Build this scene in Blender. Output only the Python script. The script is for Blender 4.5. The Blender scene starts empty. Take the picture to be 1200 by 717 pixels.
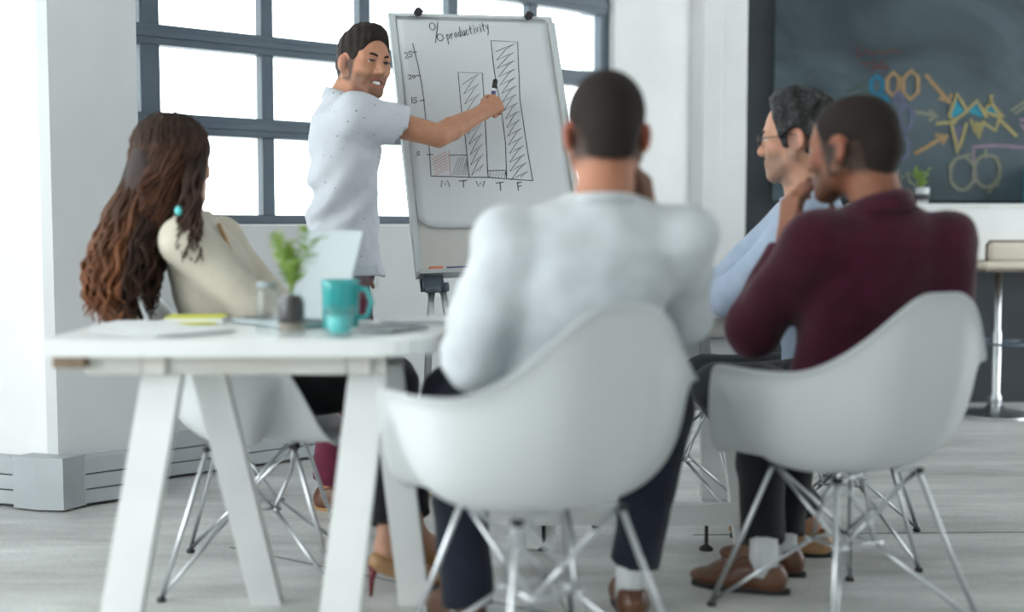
import bpy, bmesh, math, random
import numpy as np
from mathutils import Vector, Matrix
random.seed(7); rng = np.random.default_rng(7)
C = bpy.context.scene.collection
SC = bpy.context.scene

# ------------------------------------------------------------------ camera
cam_d = bpy.data.cameras.new('camera'); cam = bpy.data.objects.new('camera', cam_d); C.objects.link(cam)
cam_d.sensor_fit = 'HORIZONTAL'; cam_d.sensor_width = 36.0; cam_d.lens = 42.0
cam_d.clip_start = 0.05; cam_d.clip_end = 200
cam.location = (0, 0, 1.03)
cam.rotation_euler = (math.pi/2 - 0.06883, 0, 0)
cam_d.dof.use_dof = True; cam_d.dof.focus_distance = 4.42; cam_d.dof.aperture_fstop = 0.95
SC.camera = cam

# ------------------------------------------------------------------ sky and light
world = bpy.data.worlds.new('sky'); SC.world = world; world.use_nodes = True
bg = world.node_tree.nodes['Background']
bg.inputs['Color'].default_value = (0.93, 0.985, 1.0, 1); bg.inputs['Strength'].default_value = 3.0
SC.view_settings.view_transform = 'Standard'; SC.view_settings.look = 'None'
SC.view_settings.gamma = 1.0; SC.view_settings.use_curve_mapping = False
SC.view_settings.exposure = 0.9
try:
    SC.cycles.max_bounces = 8; SC.cycles.transparent_max_bounces = 12
    SC.cycles.sample_clamp_indirect = 6
except Exception: pass

# ------------------------------------------------------------------ materials
MATS = {}
def mat(name, col=(.8,.8,.8), rough=.5, metal=0, col2=None, scale=8, detail=4, contrast=(.35,.65), bump=0, bscale=40,
        vcol=False, coat=0, sheen=0, spec=.5, stretch=None, sss=0, transmission=0, alpha=1):
    if name in MATS: return MATS[name]
    m = bpy.data.materials.new(name); m.use_nodes = True; nt = m.node_tree; N = nt.nodes; L = nt.links
    b = N['Principled BSDF']
    b.inputs['Base Color'].default_value = (*col, 1); b.inputs['Roughness'].default_value = rough
    b.inputs['Metallic'].default_value = metal; b.inputs['Specular IOR Level'].default_value = spec
    b.inputs['Coat Weight'].default_value = coat; b.inputs['Sheen Weight'].default_value = sheen
    b.inputs['Transmission Weight'].default_value = transmission; b.inputs['Alpha'].default_value = alpha
    if sss:
        b.inputs['Subsurface Weight'].default_value = sss; b.inputs['Subsurface Scale'].default_value = .012
    tc = N.new('ShaderNodeTexCoord'); mp = N.new('ShaderNodeMapping'); L.new(tc.outputs['Object'], mp.inputs['Vector'])
    if stretch: mp.inputs['Scale'].default_value = stretch
    src = None
    if vcol:
        a = N.new('ShaderNodeAttribute'); a.attribute_name = 'Col'; src = a.outputs['Color']
    if col2 is not None:
        n = N.new('ShaderNodeTexNoise'); n.inputs['Scale'].default_value = scale; n.inputs['Detail'].default_value = detail
        L.new(mp.outputs[0], n.inputs['Vector'])
        r = N.new('ShaderNodeMapRange'); r.inputs[1].default_value = contrast[0]; r.inputs[2].default_value = contrast[1]
        L.new(n.outputs['Fac'], r.inputs[0])
        x = N.new('ShaderNodeMix'); x.data_type = 'RGBA'
        L.new(r.outputs[0], x.inputs['Factor'])
        if src: L.new(src, x.inputs[6])
        else: x.inputs[6].default_value = (*col, 1)
        x.inputs[7].default_value = (*col2, 1)
        if vcol: x.blend_type = 'MULTIPLY'
        src = x.outputs[2]
    if src: L.new(src, b.inputs['Base Color'])
    if bump:
        n2 = N.new('ShaderNodeTexNoise'); n2.inputs['Scale'].default_value = bscale; n2.inputs['Detail'].default_value = 3
        L.new(mp.outputs[0], n2.inputs['Vector'])
        bu = N.new('ShaderNodeBump'); bu.inputs['Strength'].default_value = bump; bu.inputs['Distance'].default_value = .004
        L.new(n2.outputs['Fac'], bu.inputs['Height']); L.new(bu.outputs[0], b.inputs['Normal'])
    MATS[name] = m; return m

def glass_mat(name, tint=(1,1,1), gloss=.06, rough=.02):
    if name in MATS: return MATS[name]
    m = bpy.data.materials.new(name); m.use_nodes = True; N = m.node_tree.nodes; L = m.node_tree.links
    N.remove(N['Principled BSDF']); out = N['Material Output']
    t = N.new('ShaderNodeBsdfTransparent'); t.inputs[0].default_value = (*tint, 1)
    g = N.new('ShaderNodeBsdfGlossy'); g.inputs['Roughness'].default_value = rough
    f_ = N.new('ShaderNodeLayerWeight'); f_.inputs['Blend'].default_value = .5
    pw = N.new('ShaderNodeMath'); pw.operation = 'POWER'; pw.inputs[1].default_value = 4; L.new(f_.outputs['Facing'], pw.inputs[0])
    lw = N.new('ShaderNodeMath'); lw.operation = 'MULTIPLY_ADD'; lw.inputs[1].default_value = .55; lw.inputs[2].default_value = .03; L.new(pw.outputs[0], lw.inputs[0])
    mx = N.new('ShaderNodeMixShader'); L.new(lw.outputs[0], mx.inputs[0]); L.new(t.outputs[0], mx.inputs[1]); L.new(g.outputs[0], mx.inputs[2])
    L.new(mx.outputs[0], out.inputs[0]); MATS[name] = m; return m

mat('wall_white', (.88,.89,.885), .75, col2=(.82,.835,.84), scale=3, bump=.12, bscale=18)
mat('wall_grey', (.66,.68,.68), .8, col2=(.59,.61,.62), scale=2.5, bump=.25, bscale=22, stretch=(1,1,.5))
mat('wall_dark', (.022,.028,.036), .55, col2=(.034,.043,.052), scale=2.5)
mat('ceiling_white', (.7,.7,.69), .9)
mat('frame_steel', (.085,.115,.15), .45, col2=(.10,.135,.17), scale=6, bump=.1)
mat('trunking', (.44,.475,.495), .45, col2=(.39,.42,.44), scale=5)
mat('dark_gap', (.05,.055,.06), .8)
glass_mat('pane_glass', (.97,.99,.99))
mat('white_plastic', (.63,.66,.67), .32, coat=.1)
mat('chrome_wire', (.62,.64,.66), .28, metal=1)
mat('white_wire', (.78,.8,.8), .3)
mat('black_rubber', (.02,.02,.022), .5)
mat('table_white', (.80,.82,.81), .38, col2=(.75,.77,.76), scale=6)
mat('table_wood', (.60,.60,.56), .6, col2=(.52,.51,.46), scale=5, stretch=(1,8,8))
mat('raw_wood', (.30,.22,.15), .7, col2=(.22,.15,.10), scale=12)
mat('paper', (.80,.82,.83), .8)
mat('flip_paper', (.66,.69,.715), .7)
mat('flip_board', (.60,.60,.575), .4)
mat('aluminium', (.55,.57,.58), .35, metal=.8)
mat('light_rail', (.62,.66,.67), .4)
mat('ink', (.035,.037,.045), .7)
mat('ink_red', (.62,.36,.34), .8)
mat('ink_grey', (.32,.32,.34), .8)
mat('purple_ink', (.09,.08,.22), .5)
mat('orange', (.75,.25,.13), .6)
mat('yellow', (.72,.72,.10), .6)
mat('teal', (.03,.42,.43), .22, coat=.5)
mat('teal_liquid', (.12,.62,.62), .3)
glass_mat('clear_glass', (.975,.99,.99))
mat('soil', (.05,.04,.04), .9, col2=(.03,.025,.025), scale=60)
mat('pebble', (.45,.38,.30), .8, col2=(.3,.25,.2), scale=80)
mat('leaf', (.26,.40,.07), .5, col2=(.35,.5,.12), scale=20)
mat('silver', (.36,.41,.425), .45, metal=.1)
mat('dark_key', (.05,.05,.055), .5)
mat('cream_leather', (.66,.60,.50), .5)
mat('brown_edge', (.16,.12,.09), .5)
for nm, c in dict(chalk_blue=(.02,.16,.27), chalk_orange=(.34,.23,.12), chalk_yellow=(.36,.31,.14), chalk_cyan=(.03,.27,.38), chalk_purple=(.12,.13,.21),
                  chalk_pink=(.26,.19,.26), chalk_red=(.11,.04,.04), chalk_pale=(.22,.23,.18), chalk_green=(.06,.10,.085)).items():
    mat(nm, c, .95, col2=tuple(x*.6+.012 for x in c), scale=60, contrast=(.3,.8))

# ------------------------------------------------------------------ mesh helpers
def nv(v): v = np.asarray(v, float); return v/np.linalg.norm(v)
def link(name, me, m=None, parent=None, smooth=False, loc=None):
    o = bpy.data.objects.new(name, me); C.objects.link(o)
    if m is not None: me.materials.append(MATS[m] if isinstance(m, str) else m)
    if smooth: me.polygons.foreach_set('use_smooth', [True]*len(me.polygons))
    if parent is not None: o.parent = parent
    if loc is not None: o.location = loc
    return o
def from_bm(name, bm, m=None, parent=None, smooth=False, loc=None):
    bmesh.ops.recalc_face_normals(bm, faces=bm.faces)
    me = bpy.data.meshes.new(name); bm.to_mesh(me); bm.free()
    return link(name, me, m, parent, smooth, loc)
def tag(o, label=None, cat=None, group=None, kind=None):
    if label: o['label'] = label
    if cat: o['category'] = cat
    if group: o['group'] = group
    if kind: o['kind'] = kind
    return o
def empty(name, loc=(0,0,0), rz=0):
    o = bpy.data.objects.new(name, None); C.objects.link(o); o.location = loc; o.rotation_euler = (0,0,rz)
    o.empty_display_size = .05; return o
def bm_box(bm, c, s, rz=0, axes=None, bevel=0):
    """box of full size s centred at c; axes: 3x3 columns"""
    r = bmesh.ops.create_cube(bm, size=1.0); vs = r['verts']
    A = np.array(axes, float).T if axes is not None else np.array(Matrix.Rotation(rz, 3, 'Z'))
    for v in vs:
        q = A @ (np.array(v.co)*np.array(s)); v.co = Vector(q + np.array(c))
    if bevel:
        es = list({e for v in vs for e in v.link_edges})
        bmesh.ops.bevel(bm, geom=es, offset=bevel, segments=2, profile=.6, affect='EDGES')
def box(name, c, s, m, parent=None, rz=0, axes=None, bevel=0, loc=None):
    bm = bmesh.new(); bm_box(bm, c, s, rz, axes, bevel); return from_bm(name, bm, m, parent, False, loc)
def bm_tube(bm, pts, r, n=8, cap=True):
    """tube through pts; r number or list"""
    P = [np.array(p, float) for p in pts]; k = len(P)
    R = [r]*k if np.isscalar(r) else list(r)
    rings = []; prev = None
    for i in range(k):
        t = P[min(i+1,k-1)] - P[max(i-1,0)]; t = nv(t)
        if prev is None:
            a = np.cross(t, (0,0,1)) if abs(t[2]) < .95 else np.cross(t, (1,0,0))
        else: a = prev - t*np.dot(prev, t)
        a = nv(a); b = np.cross(t, a); prev = a
        rings.append([bm.verts.new(P[i] + R[i]*(math.cos(2*math.pi*j/n)*a + math.sin(2*math.pi*j/n)*b)) for j in range(n)])
    for i in range(k-1):
        for j in range(n):
            bm.faces.new((rings[i][j], rings[i][(j+1)%n], rings[i+1][(j+1)%n], rings[i+1][j]))
    if cap:
        bm.faces.new(rings[0][::-1]); bm.faces.new(rings[-1])
def tube(name, pts, r, m, parent=None, n=8, loc=None, smooth=True):
    bm = bmesh.new(); bm_tube(bm, pts, r, n); return from_bm(name, bm, m, parent, smooth, loc)
def bm_lathe(bm, prof, n=32, c=(0,0,0)):
    rings = []
    for (r, z) in prof:
        if r < 1e-5: rings.append([bm.verts.new((c[0], c[1], c[2]+z))])
        else: rings.append([bm.verts.new((c[0]+r*math.cos(2*math.pi*j/n), c[1]+r*math.sin(2*math.pi*j/n), c[2]+z)) for j in range(n)])
    for a, b in zip(rings, rings[1:]):
        for j in range(n):
            q = [a[j % len(a)], a[(j+1) % len(a)], b[(j+1) % len(b)], b[j % len(b)]]
            u = []
            for v in q:
                if v not in u: u.append(v)
            if len(u) > 2: bm.faces.new(u)
def lathe(name, prof, m, parent=None, n=32, c=(0,0,0), smooth=True, loc=None):
    bm = bmesh.new(); bm_lathe(bm, prof, n, c); o = from_bm(name, bm, m, parent, smooth, loc)
    return o
def bm_prism(bm, poly, z0, z1):
    a = [bm.verts.new((x, y, z0)) for x, y in poly]; b = [bm.verts.new((x, y, z1)) for x, y in poly]; n = len(poly)
    bm.faces.new(a[::-1]); bm.faces.new(b)
    for i in range(n): bm.faces.new((a[i], a[(i+1)%n], b[(i+1)%n], b[i]))
def prism(name, poly, z0, z1, m, parent=None, loc=None):
    bm = bmesh.new(); bm_prism(bm, poly, z0, z1); return from_bm(name, bm, m, parent, False, loc)
def bm_ribbon(bm, pts, w, frame):
    """flat stroke of width w; frame maps (a,b)->3D"""
    P = [np.array(p, float) for p in pts]; k = len(P); L = []
    for i in range(k):
        t = P[min(i+1,k-1)] - P[max(i-1,0)]; l = np.linalg.norm(t); t = t/l if l > 0 else np.array([1.,0])
        nrm = np.array([-t[1], t[0]])*w/2
        e = t*w/2*(-1 if i == 0 else 1 if i == k-1 else 0)
        if k > 3 and np.allclose(P[0], P[-1]) and i in (0, k-1):
            t = P[1]-P[-2]; t = t/max(np.linalg.norm(t), 1e-9); nrm = np.array([-t[1], t[0]])*w/2; e = 0*e
        L.append((bm.verts.new(frame(*(P[i]+nrm+e))), bm.verts.new(frame(*(P[i]-nrm+e)))))
    for (a, b), (c, d) in zip(L, L[1:]): bm.faces.new((a, b, d, c))
def copy_tree(o, parent=None):
    c = o.copy(); C.objects.link(c); c.parent = parent
    for ch in o.children: copy_tree(ch, c)
    return c
def sm(a, b, x):
    t = min(1, max(0, (x-a)/(b-a))); return t*t*(3-2*t)

# ------------------------------------------------------------------ the setting
WU = np.array([.776, .631]); WU /= np.linalg.norm(WU); WN = np.array([WU[1], -WU[0]])      # along the window wall, towards the room
W0 = np.array([-1.13, 5.04])
def wp(t, n=0): return W0 + WU*t + WN*n
wrz = math.atan2(WU[1], WU[0])
fl = box('floor', (0,3,-.05), (14,14,.1), None)
tag(fl, kind='structure')
def floor_mat():
    m = bpy.data.materials.new('concrete_floor'); m.use_nodes = True; N = m.node_tree.nodes; L = m.node_tree.links; b = N['Principled BSDF']
    tc = N.new('ShaderNodeTexCoord')
    mp = N.new('ShaderNodeMapping'); mp.inputs['Scale'].default_value = (.55, 2.2, 1); mp.inputs['Rotation'].default_value = (0,0,.12); L.new(tc.outputs['Object'], mp.inputs[0])
    n1 = N.new('ShaderNodeTexNoise'); n1.inputs['Scale'].default_value = 2.2; n1.inputs['Detail'].default_value = 9; n1.inputs['Roughness'].default_value = .68; L.new(mp.outputs[0], n1.inputs[0])
    cr = N.new('ShaderNodeValToRGB'); e = cr.color_ramp.elements
    e[0].position = .33; e[0].color = (.42,.425,.41,1); e[1].position = .66; e[1].color = (.74,.75,.73,1)
    L.new(n1.outputs[0], cr.inputs[0])
    n2 = N.new('ShaderNodeTexNoise'); n2.inputs['Scale'].default_value = 90; n2.inputs['Detail'].default_value = 2; L.new(tc.outputs['Object'], n2.inputs[0])
    mr = N.new('ShaderNodeMapRange'); mr.inputs[1].default_value = .3; mr.inputs[2].default_value = .7; mr.inputs[3].default_value = .86; mr.inputs[4].default_value = 1.08; L.new(n2.outputs[0], mr.inputs[0])
    mx = N.new('ShaderNodeMix'); mx.data_type = 'RGBA'; mx.blend_type = 'MULTIPLY'; mx.inputs['Factor'].default_value = 1
    L.new(cr.outputs[0], mx.inputs[6]); L.new(mr.outputs[0], mx.inputs[7]); L.new(mx.outputs[2], b.inputs['Base Color'])
    rr = N.new('ShaderNodeMapRange'); rr.inputs[1].default_value = .3; rr.inputs[2].default_value = .7; rr.inputs[3].default_value = .5; rr.inputs[4].default_value = .32; L.new(n1.outputs[0], rr.inputs[0]); L.new(rr.outputs[0], b.inputs['Roughness'])
    bu = N.new('ShaderNodeBump'); bu.inputs['Strength'].default_value = .12; bu.inputs['Distance'].default_value = .004; L.new(n1.outputs[0], bu.inputs['Height']); L.new(bu.outputs[0], b.inputs['Normal'])
    return m
fl.data.materials.append(floor_mat())
for (a, b) in (((.85,2.62),(3.4,4.35)), ((.6,3.9),(4.2,4.02)), ((-.9,3.75),(.4,2.9))):
    a = np.array(a); b = np.array(b); d = b-a
    box('joint', (*((a+b)/2), .0005), (np.linalg.norm(d), .006, .001), 'dark_gap', fl, rz=math.atan2(d[1], d[0]))
ce = box('ceiling_unseen', (0,3.2,3.55), (12,13,.1), 'ceiling_white'); tag(ce, kind='structure')  # out of view; put in so most light comes through the windows

# window wall: parapet below, head above, solid piece to the right
ZS, ZT = 1.02, 3.10
TL_, TR_ = -1.9, 2.165
wb = empty('wall_back', (*wp(0), 0)); tag(wb, kind='structure')
wb.rotation_euler = (0,0,wrz)
def wbox(name, t0, t1, n0, n1, z0, z1, m, parent=wb, bevel=0):   # in window-wall coordinates
    return box(name, ((t0+t1)/2, -(n0+n1)/2, (z0+z1)/2), (t1-t0, abs(n1-n0), z1-z0), m, parent, bevel=bevel)
wbox('parapet', -3.2, TR_, -.28, 0, 0, ZS, 'wall_grey')
wbox('sill_cap', -1.9, TR_, -.28, .006, ZS, ZS+.008, 'wall_white')
wbox('lintel', -3.2, TR_, -.28, 0, ZT, 3.5, 'wall_white')
wbox('reveal', TR_, 2.90, -.28, 0, 0, 3.5, 'wall_white')
win = empty('window_1', (*wp(0), 0)); win.rotation_euler = (0,0,wrz); tag(win, kind='structure')
mull = [-1.87, -1.38, -.875, -.371, .15, .641, 1.139, 1.64, 2.137]
zt = [1.045, 1.435, 1.787, 2.172, 2.56, 2.95, 3.08]
for i, t in enumerate(mull):
    w = .082 if i == 3 else .056
    wbox('mullion', t-w/2, t+w/2, -.11, -.05, ZS+.008, ZT, 'frame_steel', win, .006)
for i, z in enumerate(zt):
    h = .045 if i == 0 else .082
    wbox('transom', mull[0], mull[-1], -.115, -.035, max(z-h/2, ZS+.008), z+h/2, 'frame_steel', win, .008)
    if 0 < i < 5:
        wbox('transom_bead', mull[0], mull[-1], -.04, -.026, z-.012, z+.016, 'frame_steel', win, .004)
for a, b in zip(mull, mull[1:]):
    for z0, z1 in zip(zt[:-1], zt[1:]):
        wbox('pane', a+.02, b-.02, -.083, -.078, z0+.03, z1-.03, 'pane_glass', win)
# pier on the left
pier = [(-3.6,4.9), (-1.69,4.30), (-1.645,4.285), (-1.394,4.489), tuple(wp(-.62,-.02)), (-3.6,6.2)]
wl = prism('wall_left', pier, 0, 3.5, 'wall_white'); tag(wl, kind='structure')
wl.data.materials.append(MATS['wall_grey'])
for p in wl.data.polygons:
    c = p.center
    if p.normal.z == 0 or abs(p.normal.z) < .1:
        if c.x > -1.67: p.material_index = 1  # right-hand faces greyer: their shade is put into the colour
# right-hand dark wall
wr = box('wall_right', (4.0,6.98,1.75), (6.4,.28,3.5), 'wall_dark'); tag(wr, kind='structure')
tr = empty('trim_1', (.98,6.83,0)); tag(tr, kind='structure')
for (x0, x1, dp) in ((-.14,.10,.05), (.085,.19,.10), (.175,.345,.035)):
    box('board', ((x0+x1)/2, -dp/2, 1.75), (x1-x0, dp, 3.5), 'wall_white', tr, bevel=.006)
rw = box('wall_rear_unseen', (1.5,-2.6,1.75), (10.6,.2,3.5), 'wall_white'); tag(rw, kind='structure')  # out of view; added to cut the light from behind
sw = box('wall_side_unseen', (5.7,.7,1.75), (.2,6.8,3.5), 'wall_white'); tag(sw, kind='structure')  # out of view; added to cut light, ends short to light chalkboard and counter
# trunking baseboards: stacked strips with joints
def baseboard(name, line, th=.055, h=.185, ends=()):
    root = empty(name, (0,0,0)); tag(root, kind='structure')
    for p, q in zip(line, line[1:]):
        p = np.array(p); q = np.array(q); d = nv(q-p); L = np.linalg.norm(q-p); n = np.array([d[1], -d[0]]); c = (p+q)/2 + n*th/2
        rz = math.atan2(d[1], d[0])
        for z0, z1 in ((.012,.062), (.066,.118), (.122,h)):
            box('strip', (*c, (z0+z1)/2), (L+th*.9, th, z1-z0), 'trunking', root, rz=rz, bevel=.005)
        box('backing', (*((p+q)/2+n*th*.4), h/2-.01), (L, th*.75, h-.03), 'dark_gap', root, rz=rz)
    return root
bl = baseboard('baseboard_left', [pier[0], pier[1]]); 
for p in (pier[2],): pass
b2 = baseboard('baseboard_front', [pier[2], pier[3]])
b3 = baseboard('baseboard_back', [tuple(wp(-.62)), tuple(wp(2.9))])
cb = prism('corner_cover', [(-1.80,4.255), (-1.70,4.215), (-1.60,4.205), (-1.55,4.295), (-1.645,4.30), (-1.74,4.33)], .008, .195, 'trunking', bl)
# ------------------------------------------------------------------ shell chairs
def make_chair(name='shell_chair'):
    root = empty(name)
    # shell: y forward, polar rim
    NA, NR = 72, 15
    bm = bmesh.new(); rings = []
    cen = bm.verts.new((0,.0,.405))
    def rim(th):
        a = abs(math.degrees(th))
        z = .43 + .250*sm(36, 74, a) + .190*sm(122, 172, a)
        e = 2.6; c, s = math.cos(th), math.sin(th)
        k = (abs(c)**e + abs(s)**e)**(-1/e)
        y = c*k*(.265 if c > 0 else .245); x = s*k*.345
        back = sm(112, 165, a); x *= 1-.16*sm(112, 150, a); y -= .065*back
        return x, y, z
    for i in range(1, NR+1):
        rho = i/NR*math.pi/2; n = 3.5
        f = math.sin(rho)**(2/n); g = 1-math.cos(rho)**(2/n)
        ring = []
        for j in range(NA):
            th = -math.pi + 2*math.pi*j/NA; x, y, z = rim(th); a = abs(math.degrees(th))
            bx, by = x*.91, y*(.88 if a < 90 else .78)
            h = f; px = bx*h + (x-bx)*g; py = by*h + (y-by)*g
            pz = .405 + (z-.405)*g
            if a < 60: pz = .405 + (z-.405)*(f**2)*.9 + .0
            else:
                w = sm(60, 85, a); pz = (.405+(z-.405)*(f**2)*.9)*(1-w) + pz*w
            ring.append(bm.verts.new((px, py, pz)))
        rings.append(ring)
    lip = []
    for j in range(NA):
        th = -math.pi + 2*math.pi*j/NA; x, y, z = rim(th); l = math.hypot(x, y); a = abs(math.degrees(th))
        ou = .012 + .012*sm(60,80,a)*(1-sm(120,150,a))
        lip.append(bm.verts.new((x+x/l*ou, y+y/l*ou, z-.004 - (.012 if a < 35 else 0))))
    rings.append(lip)
    for j in range(NA): bm.faces.new((cen, rings[0][j], rings[0][(j+1)%NA]))
    for A, B in zip(rings, rings[1:]):
        for j in range(NA): bm.faces.new((A[j], B[j], B[(j+1)%NA], A[(j+1)%NA]))
    sh = from_bm('shell', bm, 'white_plastic', root, True)
    mo = sh.modifiers.new('thickness', 'SOLIDIFY'); mo.thickness = .009; mo.offset = 0
    mo = sh.modifiers.new('smooth', 'SUBSURF'); mo.levels = 1; mo.render_levels = 1
    # wire base
    mx, my, mz = .135, .12, .402
    fx, fy = .245, .235
    for sx in (-1,1):
        for sy in (-1,1):
            bm = bmesh.new()
            foot = (sx*fx, sy*fy, .012); top = (sx*mx, sy*my, mz)
            bm_tube(bm, [foot, (sx*.18, sy*.17, .23), top, (sx*mx*.4, sy*my, mz+.004)], .0068, 8)
            hub = (sx*.055, sy*.055, .205)
            bm_tube(bm, [foot, hub], .0058, 6)
            bm_tube(bm, [hub, (-sx*.02, sy*.10, .30), (-sx*mx, sy*my, mz)], .0052, 6)
            bm_tube(bm, [hub, (sx*.10, -sy*.02, .30), (sx*mx, -sy*my, mz)], .0052, 6)
            lg = from_bm('leg', bm, 'chrome_wire', root, True)
            lathe('foot_glide', [(0,0),(.012,0),(.013,.006),(.008,.014),(0,.016)], 'black_rubber', lg, 12, c=(sx*fx, sy*fy, 0))
            lathe('mount', [(0,0),(.014,0),(.016,.012),(0,.014)], 'black_rubber', root, 12, c=(sx*mx, sy*my, mz-.009))
    bm = bmesh.new()
    for s in (-1,1):
        bm_tube(bm, [(s*.06,-.075,.205), (s*.06,.075,.205)], .0055, 6); bm_tube(bm, [(-.075,s*.06,.205), (.075,s*.06,.205)], .0055, 6)
    from_bm('hub_brace', bm, 'chrome_wire', root, True)
    return root
chair0 = make_chair()
CH = [((.065,2.66), 31, 'white shell armchair with wire legs under the man in the white sweater'),
      ((.865,3.07), 27, 'white shell armchair with wire legs under the man in the maroon shirt'),
      ((-.75,3.47), -84, 'white shell armchair with wire legs under the long-haired woman'),
      ((1.06,3.79), 72, 'white shell armchair with wire legs under the man in the blue shirt'),
      ((.56,4.20), 172, 'empty white shell armchair tucked under the far side of the distant table')]
for i, ((x, y), ph, lab) in enumerate(CH):
    o = chair0 if i == 0 else copy_tree(chair0)
    o.location = (x, y, 0); o.rotation_euler = (0,0,math.radians(ph)); tag(o, lab, 'chair', 'white shell armchairs')

# ------------------------------------------------------------------ tables
def rounded(poly_r):
    out = []
    n = len(poly_r)
    for i in range(n):
        x, y, r = poly_r[i]; p = np.array([x, y]); a = np.array(poly_r[i-1][:2]); b = np.array(poly_r[(i+1)%n][:2])
        da, db = nv(a-p), nv(b-p)
        for k in range(7):
            t = k/6; q = (p+da*r)*(1-t)**2 + 2*p*t*(1-t) + (p+db*r)*t**2; out.append(tuple(q))
    return out
def beam(name, a, b, w, d, m, parent, side=(1,0,0), bevel=.004):
    a = np.array(a, float); b = np.array(b, float); z = nv(b-a); x = np.array(side, float); x = nv(x - z*np.dot(x, z)); y = np.cross(z, x)
    return box(name, (a+b)/2, (w, d, np.linalg.norm(b-a)), m, parent, axes=(x, y, z), bevel=bevel)
ta = empty('trestle_table', (-.62,3.0,0)); tag(ta, 'white trestle table with plant, mug and papers in front of the long-haired woman', 'table', 'white trestle tables')
O = np.array([-.62,3.0,0])
top = bmesh.new(); bm_prism(top, [(x-O[0], y-O[1]) for x, y in rounded([(-1.085,2.722,.012), (-.18,2.722,.13), (-.15,3.285,.03), (-1.085,3.285,.03)])], .725, .765)
bmesh.ops.bevel(top, geom=[e for e in top.edges if abs(e.verts[0].co.z-e.verts[1].co.z) < 1e-4], offset=.005, segments=2, affect='EDGES')
from_bm('tabletop', top, 'table_white', ta)
def W(p): return np.array(p, float) - O
beam('rail', W((-1.00,2.80,.703)), W((-.30,2.80,.703)), .044, .03, 'table_wood', ta, side=(0,0,1))
beam('rail', W((-1.00,3.20,.703)), W((-.26,3.20,.703)), .044, .03, 'table_wood', ta, side=(0,0,1))
beam('end_rail', W((-1.03,2.755,.71)), W((-1.03,3.24,.71)), .03, .075, 'raw_wood', ta, side=(0,0,1))
beam('cross_rail', W((-.84,2.78,.70)), W((-.74,3.22,.70)), .04, .06, 'table_wood', ta, side=(0,0,1))
beam('cross_rail', W((-.36,2.78,.70)), W((-.31,3.22,.70)), .04, .06, 'table_wood', ta, side=(0,0,1))
beam('leg', W((-.835,2.86,.685)), W((-.94,2.76,0)), .085, .042, 'table_white', ta)
beam('leg', W((-.755,2.95,.685)), W((-.665,3.19,0)), .072, .042, 'table_white', ta)
beam('leg', W((-.345,2.88,.685)), W((-.42,2.765,0)), .085, .042, 'table_white', ta)
beam('leg', W((-.315,2.97,.685)), W((-.265,3.19,0)), .072, .042, 'table_white', ta)
tb = empty('trestle_table', (.36,4.05,0)); tag(tb, 'white trestle table with a low floor stretcher beside the man in blue', 'table', 'white trestle tables'); O = np.array([.36,4.05,0])
top = bmesh.new(); bm_prism(top, [(x-O[0], y-O[1]) for x, y in rounded([(-.05,3.86,.03), (.80,3.86,.03), (.80,4.32,.03), (-.05,4.32,.03)])], .725, .765)
from_bm('tabletop', top, 'table_white', tb)
beam('rail', W((.0,3.90,.695)), W((.76,3.90,.695)), .058, .03, 'table_wood', tb, side=(0,0,1))
beam('rail', W((.0,4.28,.695)), W((.76,4.28,.695)), .058, .03, 'table_wood', tb, side=(0,0,1))
for (x, xo) in ((.12,.09), (.70,.755)):
    beam('leg', W((x,3.97,.72)), W((xo,3.73,.0)), .085, .045, 'table_white', tb)
    beam('leg', W((x,4.15,.72)), W((xo,4.42,.0)), .085, .045, 'table_white', tb)
st = beam('stretcher', W((.02,3.72,.115)), W((.72,3.72,.115)), .055, .045, 'table_white', tb, side=(0,0,1))
for x in (.10,.615):
    lathe('levelling_foot', [(0,0),(.022,0),(.022,.006),(.006,.018),(.006,.09),(0,.09)], 'black_rubber', st, 14, c=tuple(W((x,3.72,0))))

# ------------------------------------------------------------------ flip chart
R_ = np.array([.95567195,.2932802,.02603539]); U_ = np.array([-.12407066,.32093962,.93893782]); N_ = np.array([.26701608,-.90054677,.34310046])
TL = np.array([-.46858625,4.65656181,1.82937145]); BW, BH = .655, 1.045
fc = empty('flip_chart', (0,4.72,0)); FO = np.array([0,4.72,0])
tag(fc, 'white flip chart easel with a hand-drawn bar chart titled % productivity', 'flip chart')
def fp(a, b, n=0): return TL + R_*a - U_*b + N_*n - FO
def fbox(name, a0, a1, b0, b1, n0, n1, m, parent=fc, bevel=.002):
    return box(name, fp((a0+a1)/2, (b0+b1)/2, (n0+n1)/2), (a1-a0, b1-b0, abs(n1-n0)), m, parent, axes=(R_, -U_, N_), bevel=bevel)
bd = fbox('board', 0, BW, 0, BH, -.018, 0, 'flip_board')
fbox('side_rail', -.006, .016, -.004, BH+.01, -.020, .006, 'light_rail'); fbox('side_rail', BW-.014, BW+.008, .02, BH+.01, -.020, .006, 'light_rail')
fbox('top_clamp_bar', .0, BW, -.006, .018, -.016, .004, 'light_rail')
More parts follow.
